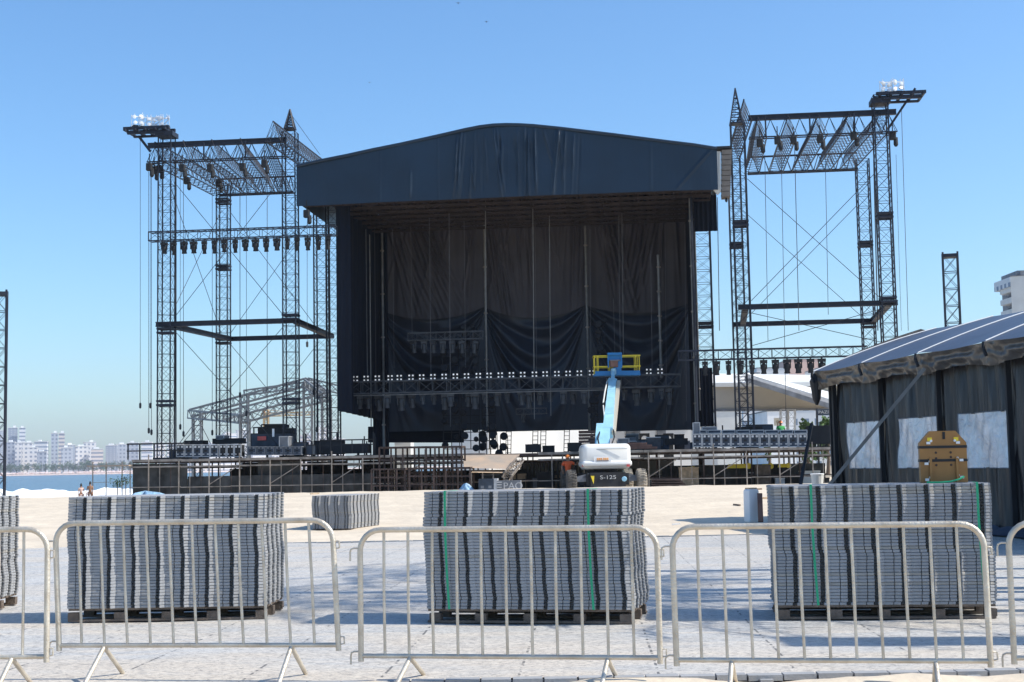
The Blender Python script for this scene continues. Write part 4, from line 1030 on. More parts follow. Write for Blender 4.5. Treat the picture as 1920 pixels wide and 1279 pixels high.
# poles
for i, (px, y0, y1, v, rr, lab) in enumerate([(716, 430, 838, 8.2, .085, 'grey pole at the left end of the backdrop'), (907, 372, 806, 8.2, .09, 'grey pole between the left and middle backdrop panels'), (1097, 422, 808, 8.2, .085, 'grey pole between the middle and right backdrop panels'), (1234, 478, 708, 5, .10, 'short grey hanging tube in front of the right backdrop panel'), (1293, 372, 800, 1.5, .075, 'grey pole at the right edge of the stage opening'), (1301, 372, 770, 3, .05, 'dark thin pole beside the right stage edge')]):
    t = thing('support_pole', lab, 'pole', ST(px, y1, v), -TH, 'poles standing in the stage')
    a = ST(px, y0, v); b = ST(px, y1, v); b.x = a.x; b.y = a.y
    part('tube', MB().path([b, a.lerp(b, .5), a], rr * .8, 8), 'pole', t, smooth=True)
    mb = MB()
    for k in range(5): mb.lathe(b.lerp(a, (k + .5) / 5) - ZUP * .05, ZUP, [(0, rr), (.02, rr * 1.25), (.08, rr * 1.25), (.1, rr)], 8)
    part('coupler', mb, 'scaf', t)
# hanging cables inside
rr = random.Random(9)
for px, y0, y1, v, w, mtc in [(686, 430, 720, 4, .02, 'cableg'), (693, 440, 800, 4, .03, 'pole'), (702, 430, 735, 5, .015, 'cabled'), (736, 430, 690, 7, .015, 'cableg'), (770, 410, 650, 6, .012, 'cableg'), (805, 400, 700, 4, .014, 'cableg'), (842, 400, 800, 3, .016, 'cableg'), (870, 410, 690, 5, .012, 'cableg'), (910, 372, 800, 3, .022, 'pole'), (999, 378, 786, 3, .022, 'pole'), (1030, 405, 780, 3, .018, 'pole'), (935, 380, 720, 5, .012, 'cabled'), (1003, 410, 700, 6, .01, 'cableg'), (1106, 430, 800, 6, .014, 'cableg'), (1160, 400, 665, 5, .018, 'cableg'), (1166, 400, 665, 3, .012, 'pole'), (1220, 470, 700, 4, .014, 'cableg'), (1247, 420, 790, 6, .012, 'cableg'), (1284, 420, 790, 4, .014, 'cableg'), (1150, 560, 665, 5, .012, 'cableg')]:
    cable(ST(px, y0, v), ST(px + 3, y1, v), 'thin cable hanging down inside the stage', w, mtc, group='cables hanging inside the stage')
# ------------------------------------------------------------------ long lighting bar with cell lights
VL = 3.0
zb1 = (zat(650, 725, VL) + zat(1275, 716, VL)) / 2
ua, ub = uat(652, 720, VL), uat(1276, 720, VL)
boxtruss(W(ua, VL, zb1), W(ub, VL, zb1), 'long black lighting truss hung low across the stage front', .5, .62, .75, .032, .016, name='lighting_truss', mt='fixture')
t = thing('lighting_rail', 'thin rail running along the foot of the low lighting truss', 'rail', W(ua, VL, zb1 - .5), -TH)
part('rail', MB().bar(W(ua + .3, VL - .3, zb1 - .42), W(ub - 3, VL - .3, zb1 - .42), .018), 'pole', t)
bl = None
def blinder():
    t = thing('cell_light', 'x', 'stage light', (0, 0, -600), 0)
    def P(x, y, z): return Vector((x, y, -600 + z))
    part('housing', MB().box(P(0, .03, .18), .16, .03, .165), 'black', t)
    part('bracket', MB().bar(P(-.17, .03, 0), P(-.17, .03, .2), .01).bar(P(.17, .03, 0), P(.17, .03, .2), .01).bar(P(-.17, .03, 0), P(.17, .03, 0), .012), 'black', t)
    for a in (-1, 1):
        for b in (-1, 1):
            part('lamp_cell', MB().lathe(P(a * .095, 0, .18 + b * .095), (0, -1, 0), [(0, .044), (.015, .046), (.02, .03)], 12), 'lens', t)
    return t
bl = blinder(); fb = True
bxs = [668, 688, 709, 733, 750, 772, 792, 813, 834, 855, 876, 898, 918, 939, 960, 981, 1003, 1023, 1045, 1066, 1087, 1110, 1217, 1238]
for i, px in enumerate(bxs):
    p = W(uat(px, 714, VL), VL - .2, zb1 + .29)
    lab = 'four cell white light standing on the low lighting truss left of the blue lift platform'
    if i >= 22: lab = ['inner', 'outer'][i - 22] + ' four cell white light on the low lighting truss right of the blue lift platform'
    if fb: bl.location = p; bl.rotation_euler = (0, 0, -TH); bl['label'] = lab; bl['group'] = 'four cell lights on the low truss'; fb = False
    else: dup(bl, p, -TH, lab, 'four cell lights on the low truss')
for i in range(30):
    px = 668 + i * 20.3
    if 1105 < px < 1165: continue
    s = rnd.choice([.9, 1.15, 1.4]); 
    place_spot(SPG, W(uat(px + rnd.uniform(-5, 5), 740, VL), VL + rnd.uniform(-.2, .5), zb1 - .42), 'grey moving light hanging under the low lighting truss inside the stage', 'lights under the low truss', s, rot=rnd.uniform(-.6, .6))
# upper cluster truss
v5 = 5.5
boxtruss(ST(765, 632, v5), ST(905, 628, v5), 'short dark truss hung above the low lighting truss at the left', .4, .4, .5, .025, .013, name='lighting_truss', mt='fixture')
for px in (775, 795, 812, 830, 848, 866, 890):
    place_spot(SPG, ST(px, 640, v5), 'grey moving light in the short cluster hung above the low truss', 'lights in the upper cluster', 1.1, rot=rnd.uniform(-.7, .7))
v6 = 6.5
boxtruss(ST(968, 772, v6), ST(1025, 770, v6), 'very short truss hung low before the middle curtain', .3, .3, .4, .025, .012, name='lighting_truss', mt='fixture')
place_spot(SPG, ST(981, 776, v6), 'moving light alone under the very short truss in mid stage', 'lights in the upper cluster', .8)
# dense column of dark lights and ladder frames right of centre-left
M['cluster'] = mat('matt_black_fixture', (0.012, 0.015, 0.022), 0.75)  # one even near-black for the packed lights and their ladders
for k, (px0, px1, y0, y1, v) in enumerate([(832, 862, 640, 842, 6.5), (866, 900, 620, 842, 6.2), (905, 930, 690, 842, 6.6), (1122, 1135, 600, 660, 6), (1110, 1122, 740, 842, 6)]):
    a = ST(px0, y1, v); b = ST(px1, y1, v); zt_ = ST(px0, y0, v).z
    t = thing('light_ladder', '%s dark ladder frame packed with round stage lights before the backdrop' % ['leftmost', 'second', 'third', 'short hanging', 'lone right'][k], 'light ladder', (a + b) / 2, -TH, 'ladder frames packed with lights')
    mb = MB(); wq = (b - a).length
    X = (b - a).normalized()
    for s in (0, .5, 1): mb.bar(a + X * (wq * s), Vector((a + X * (wq * s)).to_tuple()[:2] + (zt_,)), .022)
    n = int((zt_ - a.z) / .45) + 1
    for i in range(n): mb.bar(a + ZUP * (.45 * i), b + ZUP * (.45 * i), .02)
    part('ladder', mb, 'cluster', t)
    for i in range(n):
        for s in (.2, .8):
            if rnd.random() < .8:
                rd = rnd.uniform(.13, .21)
                part('lamp', MB().lathe(a + X * (wq * s) + ZUP * (.45 * i + rnd.uniform(.05, .3)) - SV * .1, -SV + Vector((rnd.uniform(-.5, .5), 0, rnd.uniform(-.5, .5))), [(0, rd * .5), (.1, rd), (.26, rd), (.28, rd * .7)], 10), 'cluster', t)
for i, (px, py) in enumerate([(905, 815), (925, 812), (945, 818), (905, 838), (927, 834), (944, 838), (936, 850), (1005, 822), (1150, 845)][:7]):
    p = ST(px, py, 7); 
    t = thing('floor_light', 'round dark light silhouetted against the white gap under the curtain', 'stage light', p, 0, 'round lights under the curtain')
    part('drum', MB().lathe(p, -SV, [(0, .12), (.06, .22), (.24, .2), (.26, .1)], 12), 'cluster', t)
    part('stand', MB().bar(p + SU * .2, p + SU * .2 - ZUP * (p.z - ZD), .02).bar(p - SU * .2, p - SU * .2 - ZUP * (p.z - ZD), .02), 'cluster', t)
# ================================================================== deck
uL = uat(247, 862, -2); uRr = uat(1572, 840, -2)
deck = thing('stage_deck', 'long raised stage deck on scaffold legs with dark netting', 'stage deck', W(0, 2, GZ), -TH)
part('platform', MB().box(W((uL + uRr) / 2, 4.2, ZD - .09), (uRr - uL) / 2, 6.1, .06, SU, SV), 'rust', deck)
zf = zat(900, 851, -2)
for nm, z, hgt, rr_ in (('deck_edge', ZD - .05, .06, 0), ('ledger', ZD - .36, .038, 1), ('ledger', ZD - 1.35, .022, 2)):
    mb = MB(); u = uL; q = random.Random(rr_)
    while u < uRr - .1:
        e = min(u + 2.5, uRr)
        if not (-2.3 < (u + e) / 2 < .2 and z > ZD - 1): part(nm, MB().box(W((u + e) / 2, -2.02 - .03 * rr_ + q.uniform(-.02, .02), z + q.uniform(-.015, .015)), (e - u) / 2 - .01, .04, hgt, SU, SV), 'scaf', deck)
        u = e
n = int((uRr - uL) / 1.52)
for i in range(n + 1):
    u = uL + .9 + i * 1.52
    if -3.5 < u < .5: continue
    part('post', MB().bar(W(u, -2.12, GZ), W(u, -2.12, ZD - .1 + (.0 if i % 3 else .35)), .026), 'scaf', deck)
    part('thin_post', MB().bar(W(u + .5, -1.95, GZ), W(u + .5, -1.95, ZD - .15), .016), 'scaf', deck); part('thin_post', MB().bar(W(u + 1.05, -1.93, GZ), W(u + 1.05, -1.93, ZD - .15), .014), 'rust', deck)
    if i % 2 == 0 and i > 0:
        part('brace', MB().bar(W(u, -2.08, ZD - 1.25), W(u + 1.4, -2.08, ZD - .4), .02), 'scaf', deck)
# legs deeper under the deck
for v in (0, 3, 6, 9):
    u = uL + .5
    while u < uRr:
        part('inner_leg', MB().bar(W(u, v, GZ), W(u, v, ZD - .15), .035), 'rust', deck); u += 2.28
    part('inner_ledger', MB().bar(W(uL, v, ZD - .4), W(uRr, v, ZD - .4), .05).bar(W(uL, v, ZD - 1.3), W(uRr, v, ZD - 1.3), .03), 'rust', deck)
def netstrip(u0, u1, v, z0, z1, nm='netting'):
    part(nm, MB().grid(lambda s, t: W(u0 + (u1 - u0) * s, v + .04 * math.sin(s * (u1 - u0) * 6), z0 + (z1 - z0) * t), max(4, int((u1 - u0) * 6)), 3), 'net', deck)
uu = lambda px: uat(px, 880, -1.8)
netstrip(uu(249), uu(352), -1.8, GZ, ZD - .2); netstrip(uu(352), uu(700), -1.8, GZ, ZD - .85); netstrip(uu(400), uu(470), 3, GZ, ZD - .2); netstrip(uu(520), uu(600), 4, GZ, ZD - .2); netstrip(uu(630), uu(700), 4, GZ, ZD - .2); netstrip(uu(352), uu(400), 5, GZ, ZD - .5); netstrip(uu(352), uu(720), 7, ZD - 1.0, ZD - .62)
netstrip(uu(480), uu(560), -1.5, ZD - .9, ZD - .2)
netstrip(uu(700), uu(985), 2.5, GZ, ZD - .8)
netstrip(uu(1240), uu(1560), 1.0, GZ, ZD - .75)
for i in range(15):
    a = uat(985 + i * 8.3, 880, 0); netstrip(a, a + rnd.uniform(.06, .15), .4 + rnd.uniform(-.2, .2), GZ, ZD - .35, 'hanging_strip')
part('backing_sheet', MB().grid(lambda s, t: W(uat(975, 880, 9.5) + 8.5 * s, 9.5, GZ - .1 + 1.6 * t), 12, 2), 'offwhite', deck)
part('lower_floor', MB().box(W((uL + uRr) / 2, 4, GZ + .05), (uRr - uL) / 2, 5.5, .04, SU, SV), 'net', deck)
# clutter under the deck seen through the openings
for i in range(70):
    px = rnd.uniform(330, 1550); v = rnd.uniform(-.5, 6); p = W(uat(px, 880, v), v, GZ)
    w = rnd.uniform(.15, .5); h = rnd.uniform(.3, 1.1)
    mtq = rnd.choice(['case', 'greycase', 'black', 'rust', 'wood', 'black', 'alu', 'woodl', 'offwhite'])
    t = thing('storage_crate', 'dim crate stored among the legs under the stage deck', 'crate', p, rnd.uniform(-.3, .3), 'crates stored under the deck')
    part('crate_body', MB().box(p + ZUP * (h / 2), w, .3, h / 2, SU, SV), mtq, t)
    part('crate_lid', MB().box(p + ZUP * (h + .03), w + .02, .32, .03, SU, SV), rnd.choice(['alu', mtq]), t)
for i, (x0, x1, y0, y1) in enumerate(((1362, 1408, 868, 880), (1428, 1446, 868, 880), (1288, 1300, 874, 882), (1458, 1480, 868, 878))):
    a, b = ST(x0, y1, .6), ST(x1, y0, .6); c = (a + b) / 2
    t = thing('loader_arm', 'yellow machine arm lying under the right half of the deck, %s of four' % ['longest', 'second longest', 'leftmost', 'rightmost'][i], 'machine arm', Vector((c.x, c.y, a.z)), -TH, 'yellow machine arms under the deck')
    w_ = (Vector((b.x, b.y, a.z)) - a).length / 2; h_ = (b.z - a.z) / 2
    part('arm', MB().box(c, w_, .15, h_ * .7, SU, SV, taper=.8), 'yellow', t); part('hinge', MB().lathe(c + SU * (w_ * .8) - SV * .2, SV, [(0, h_), (.4, h_)], 10), 'yellow', t); part('mount', MB().bar(Vector((c.x, c.y, GZ)), c, .07), 'black', t)
# outer fence at far left (thin posts, low ledge)
t = thing('scaffold_walkway', 'thin scaffold walkway standing out to the left of the deck above the sea', 'scaffold', ST(175, 930, -2), -TH)
for px in (174, 199, 229, 244): part('post', MB().bar(ST(px, 932, -2) - ZUP * .6, ST(px, 866, -2), .022), 'scaf', t)
part('walk_board', MB().box((ST(168, 874, -2) + ST(246, 873, -2)) / 2, (ST(246, 873, -2) - ST(168, 874, -2)).length / 2, .35, .035, SU, SV), 'plywood', t)
part('guard_mesh', MB().bar(ST(172, 905, -2), ST(245, 903, -2), .012), 'scaf', t)
t = thing('guard_rail', 'black guard rail at the far left end of the stage deck', 'railing', W(uL, -1.8, ZD), -TH)
for px in (240, 262, 289, 322): part('rail_post', MB().bar(ST(px, 862, -1.8), ST(px, 832, -1.8), .03), 'black', t)
part('top_rail', MB().bar(ST(238, 833, -1.8), ST(355, 831, -1.8), .035), 'black', t)
part('mid_rail', MB().bar(ST(238, 846, -1.8), ST(345, 844, -1.8), .03), 'black', t)
for (x0, x1, yy, y2) in ((600, 700, 826, 850), (1225, 1440, 0, 0)):
    if yy:
        t = thing('guard_rail', 'dark guard rail on the deck left of the stage opening', 'railing', ST(x0, y2, -1), -TH)
        part('top_rail', MB().bar(ST(x0, yy, -1), ST(x1, yy - 2, -1), .03), 'black', t)
        part('mid_rail', MB().bar(ST(x0, yy + 9, -1), ST(x1, yy + 7, -1), .025), 'black', t)
        for k in range(6):
            px = x0 + (x1 - x0) * k / 5; part('rail_post', MB().bar(ST(px, y2, -1), ST(px, yy - 2, -1), .025), 'black', t)
# ------------------------------------------------------------------ equipment cases on the deck
def case(px0, px1, py0, py1, v, label, body='case', frame='alu', group=None, depth=.6, cross=True, stand=True):
    a = ST(px0, py1, v); b = ST(px1, py1, v); zt_ = ST((px0 + px1) / 2, py0, v).z; zb = ST((px0 + px1) / 2, py1, v).z
    if stand: zb = max(zb, ZD) if zb < ZD + .12 else zb
    c = (a + b) / 2; w = (b - a).length / 2; c.z = (zt_ + zb) / 2; h = (zt_ - zb) / 2; c = c + SV * (depth / 2)
    t = thing('equipment_case', label, 'case', Vector((c.x, c.y, zb)), -TH, group)
    part('case_body', MB().box(c, w - .02, depth / 2 - .02, h - .02, SU, SV), body, t)
    mb = MB(); r0 = .016
    for sx in (-1, 1):
        for sy in (-1, 1): mb.box(c + SU * (sx * (w - .02)) + SV * (sy * (depth / 2 - .02)), .018, .018, h, SU, SV)
        for sz in (-1, 1): mb.box(c + SU * (sx * (w - .02)) + ZUP * (sz * (h - .018)), .02, depth / 2 - .05, .02, SU, SV)
    for sy in (-1, 1):
        for sz in (-1, 1): mb.box(c + SV * (sy * (depth / 2 - .018)) + ZUP * (sz * (h - .018)), w - .05, .02, .02, SU, SV)
    part('edge_frame', mb, frame, t)
    if cross:
        y = -depth / 2 - .004
        for sx in (-1, 1):
            part('catch_plate', MB().box(c + SU * (sx * w * .45) + SV * y + ZUP * (h * .62), w * .22, .015, h * .16, SU, SV), frame, t)
            part('catch_plate', MB().box(c + SU * (sx * w * .55) + SV * y - ZUP * (h * .55), w * .2, .015, h * .10, SU, SV), frame, t)
        part('recess_handle', MB().box(c + SV * y, w * .35, .02, h * .16, SU, SV), 'black', t)
    return t
for i in range(5):
    case(330 + i * 16, 345.4 + i * 16, 833.5, 857, -1.7, 'metal framed equipment case in the row on the left end of the deck', group='framed cases on the left deck')
for i in range(3):
    case(411 + i * 14, 424.4 + i * 14, 833, 857, -1.7, 'metal framed equipment case with finer bars at the right end of the left row', group='finer framed cases on the left deck', body='black')
for i in range(12):
    case(1299 + i * 18.0, 1316.4 + i * 18.0, 813.5, 838, -1.7, 'metal framed equipment case in the long front row on the right of the deck', group='framed cases on the right deck')
for i in range(8):
    case(1300 + i * 27, 1325 + i * 27, 806, 813, -.6, 'flat case in the second row showing above the right front cases', group='flat cases behind the right row', cross=False, stand=False, depth=.8)
for i in range(6):
    case(464 + i * 17, 480 + i * 17, 837, 853, -1.5, 'dim framed case in the row below the dark equipment tower', group='dim cases on the left deck', frame='greycase')
big = [(470, 548, 812, 837, 0, 'case', 'wide dark blue equipment box under the dark equipment tower'), (483, 520, 801, 813, .3, 'black', 'left upper block of the dark equipment tower'), (512, 547, 803, 815, .2, 'black', 'right upper block of the dark equipment tower'), (495, 534, 796, 802, .3, 'black', 'topmost flat block of the dark equipment tower'),
       (523, 541, 818, 853, -1.4, 'greycase', 'grey cabinet standing before the dark equipment tower'), (550, 571, 829, 853, -1, 'case', 'dark blue case right of the grey cabinet'), (573, 586, 834, 853, -1.2, 'case', 'small blue case with white label beside the dark blue case'), (588, 640, 826, 852, 0, 'black', 'black equipment block beneath the rear left tower'), (640, 690, 832, 850, 0, 'black', 'black equipment block at the foot of the left masking'),
       (345, 380, 826, 834, 0, 'black', 'low dark case beside the left outer tower foot'), (398, 452, 822, 832, 1, 'black', 'dark flat case behind the left case row'), (404, 420, 816, 824, 1, 'greycase', 'small grey case on top of the dark flat case'),
       (1380, 1430, 800, 812, 1, 'black', 'dark equipment pile with red label behind the right case row'), (1400, 1450, 796, 808, 1.5, 'case', 'dark blue equipment pile behind the right case row'), (1515, 1566, 798, 832, .5, 'black', 'tall dark equipment rack next to the tent corner'), (1300, 1314, 792, 838, -1.2, 'greycase', 'narrow grey open rack at the left end of the right case row'), (1316, 1345, 800, 812, 0, 'greycase', 'grey case on top of the right case row near the roof tower'),
       (985, 1012, 833, 848, 0, 'black', 'flat black monitor box at mid stage left of the worker'), (1064, 1089, 830, 846, 0, 'black', 'flat black monitor box at mid stage above the worker'), (1158, 1180, 822, 844, 0, 'greycase', 'dark framed crate behind the lift boom'), (1246, 1290, 822, 834, 1, 'black', 'black slatted box on the deck before the white container'), (1225, 1245, 822, 838, 1, 'case', 'dark covered bundle between the white containers')]
for px0, px1, y0, y1, v, body, lab in big: case(px0, px1, y0, y1, v, lab, body=body, frame='black' if body in ('black', 'case') else 'alu', cross=False, depth=.9, stand=y1 > 840)
# railing crown of the equipment tower
t = thing('guard_rail', 'little dark rail frame around the dark equipment tower top', 'railing', ST(476, 815, .2), -TH)
for px, y0, y1 in ((476, 802, 815), (490, 797, 803), (534, 797, 803), (553, 804, 815), (548, 800, 815)): part('rail_post', MB().bar(ST(px, y1, .2), ST(px, y0, .2), .03), 'black', t)
part('top_rail', MB().bar(ST(474, 802, .2), ST(500, 801, .2), .03).bar(ST(490, 796.5, .2), ST(537, 796, .2), .035).bar(ST(534, 804, .2), ST(556, 804, .2), .035), 'black', t)
part('red_sign', MB().box(ST(491, 822, -.1), .22, .03, .10, SU, SV), 'redd', t)
part('white_tube', MB().bar(ST(512.5, 819, -.2), ST(512.5, 804, -.2), .05), 'white', t)
# rails of stacked dark chairs / slats, random upright clutter on the deck
for i in range(40):
    px = rnd.choice([rnd.uniform(545, 720), rnd.uniform(1300, 1380), rnd.uniform(1500, 1565), rnd.uniform(640, 720)])
    v = rnd.uniform(0, 4); h = rnd.uniform(.3, 1.3); p = W(uat(px, 840, v), v, ZD)
    t = thing('upright_stand', 'slim dark stand among the equipment on the deck', 'stand', p, 0, 'slim stands on the deck')
    part('shaft', MB().bar(p, p + ZUP * h, .03), 'black', t); part('foot', MB().box(p + ZUP * .03, .15, .15, .03, SU, SV), 'black', t)
for i in range(26):
    px = rnd.choice([rnd.uniform(955, 1085), rnd.uniform(1150, 1295), rnd.uniform(330, 470), rnd.uniform(1150, 1295)]); v = rnd.uniform(1, 8); p = W(uat(px, 840, v), v, ZD); h = rnd.uniform(.25, .95); w = rnd.uniform(.1, .4)
    t = thing('backstage_box', 'dim box among the clutter at the back of the deck', 'box', p, -TH, 'boxes at the back of the deck')
    part('box_body', MB().box(p + ZUP * (h / 2), w, .3, h / 2, SU, SV), rnd.choice(['black', 'case', 'greycase', 'terracotta', 'fixture']), t); part('box_lid', MB().box(p + ZUP * (h + .02), w + .015, .32, .02, SU, SV), rnd.choice(['alu', 'black']), t)
for i, px in enumerate((953, 1003, 1018, 1062)):
    a, b = ST(px, 850, 8.2), ST(px + 1, 806, 8.2)
    t = thing('ladder', '%s thin ladder standing in the white gap under the middle curtain' % ['leftmost', 'second', 'third', 'rightmost'][i], 'ladder', Vector((a.x, a.y, ZD)), -TH, 'ladders in the gap')
    for s_ in (-.14, .14): part('rail', MB().bar(Vector((a.x, a.y, ZD)) + SU * s_, b + SU * s_, .02), 'black', t)
    mb = MB()
    for k in range(6): q_ = Vector((a.x, a.y, ZD)).lerp(b, (k + .5) / 6); mb.bar(q_ - SU * .14, q_ + SU * .14, .014)
    part('rungs', mb, 'black', t)
# ------------------------------------------------------------------ dark scaffold frames in front of the deck
def scaf_frame(px0, px1, py0, py1, v, cols, rows, label, mt='rust'):
    t = thing('scaffold_bay', label, 'scaffold', ST((px0 + px1) / 2, py1, v), -TH, 'dark steel frames standing before the deck')
    for c in range(cols + 1):
        px = px0 + (px1 - px0) * c / cols
        for dv in (0, 1.2):
            p = ST(px, py1, v); q = p + SV * dv; part('upright', MB().bar(Vector((q.x, q.y, ground_z(q.x, q.y))), Vector((q.x, q.y, ST(px, py0, v).z)), .04), mt, t)
    for k in range(rows):
        py = py0 + (py1 - py0 - 14) * k / max(1, rows - 1)
        for dv in (0, 1.2):
            part('ledger', MB().bar(ST(px0, py, v) + SV * dv, ST(px1, py, v) + SV * dv, .035), mt, t)
    part('deck_plate', MB().box((ST(px0, py0, v) + ST(px1, py0, v)) / 2 + SV * .6, (ST(px1, py0, v) - ST(px0, py0, v)).length / 2, .6, .04, SU, SV), mt, t)
    return t
scaf_frame(697, 760, 880, 925, -5, 4, 3, 'low dark scaffold bay nearest the sand at the left')
scaf_frame(712, 800, 839, 925, -4.2, 4, 4, 'tall dark scaffold bay with the longest uprights before the deck')
scaf_frame(800, 866, 838, 922, -4.4, 4, 4, 'tall dark scaffold bay beside the plywood ramp')
scaf_frame(768, 882, 878, 922, -5.2, 5, 3, 'wide low dark scaffold bay before the plywood ramp')
# ramp
rp = thing('plywood_ramp', 'patched plywood ramp sloping down from the deck, with a curled right edge', 'ramp', ST(920, 880, -5), -TH)
def ramp_fn(s, t):
    pa = ST(868, 853, -2); pb = ST(975, 852, -2); qa = ST(870, 877, -4.6); qb = ST(955, 880, -4.6)
    a = pa.lerp(pb, s); b2 = qa.lerp(qb, s); return a.lerp(b2, t)
part('plywood_sheet', MB().grid(ramp_fn, 6, 4), 'plywood', rp)
def ramp2(s, t):
    a = ST(884, 886, -4.8).lerp(ST(945, 887, -4.8), min(1, s * 1.6)) if s < .625 else ST(945, 887, -4.8).lerp(ST(976, 868, -3.0), (s - .625) / .375)
    return a + SV * (.5 * t) + ZUP * (.10 * t)
part('landing_board', MB().grid(ramp2, 24, 2), 'woodl', rp)
mb = MB()
for px in (884, 905, 925, 945, 960): mb.bar(ST(px, 925, -4.6), ST(px, 885, -4.6), .03)
part('ramp_legs', mb, 'scaf', rp)
part('truss_end', lattice(MB(), ST(950, 893, -4.9), ST(974, 864, -3.4), SV, .34, .34, .35, .024, .014), 'scaf', rp)
# boxes and banner under the ramp
t = thing('speaker_cabinet', 'dark cabinet with a pale side standing on the sand before the ramp', 'cabinet', ST(915, 921, -6.5), -TH)
c = (ST(901, 921, -6.5) + ST(925, 900, -6.5)) / 2
part('cabinet_body', MB().box(c, .34, .3, .30, SU, SV), 'case', t); part('pale_side', MB().box(c + SU * .42, .075, .3, .31, SU, SV), 'alu', t)
for s in (-1, 1): part('grille', MB().box(c + SU * (s * .17) - SV * .305 - ZUP * .06, .07, .01, .06, SU, SV), 'greycase', t)
t = thing('banner_box', 'dark box with large white capital letters standing on the sand', 'box', ST(958, 921, -6.6), -TH)
c = (ST(931, 920, -6.5) + ST(977, 903, -6.5)) / 2; wq = (ST(977, 920, -6.5) - ST(931, 920, -6.5)).length / 2
part('box_body', MB().box(c, wq, .3, .25, SU, SV), 'greycase', t)
mb = MB(); put_text(mb, 'PAO', .42, c + SU * .22 - SV * .31, SU, ZUP, .008, 1.05); part('lettering', mb, 'letter', t)
mb = MB()
for k in range(4): mb.box(c - SU * (wq * .72) - SV * .31 + ZUP * (-.15 + .11 * k), .11, .01, .022, SU, SV)
part('vent_slats', mb, 'letter', t)
def tarp(s, t):
    a = 2 * math.pi * s; r_ = (1 - t) ** .5 * .42 * (1 + .25 * math.sin(5 * a + 1) * (1 - t)); c = ST(874, 921, -6.6)
    return c + SU * (math.cos(a) * r_) + SV * (math.sin(a) * r_) + ZUP * (.36 * t * (1 + .3 * math.sin(3 * a)) - .1)
single('tarpaulin', MB().grid(tarp, 28, 8), 'bluetarp', 'crumpled light blue tarpaulin bundle on the sand', 'tarpaulin', smooth=60)
HAZE = True
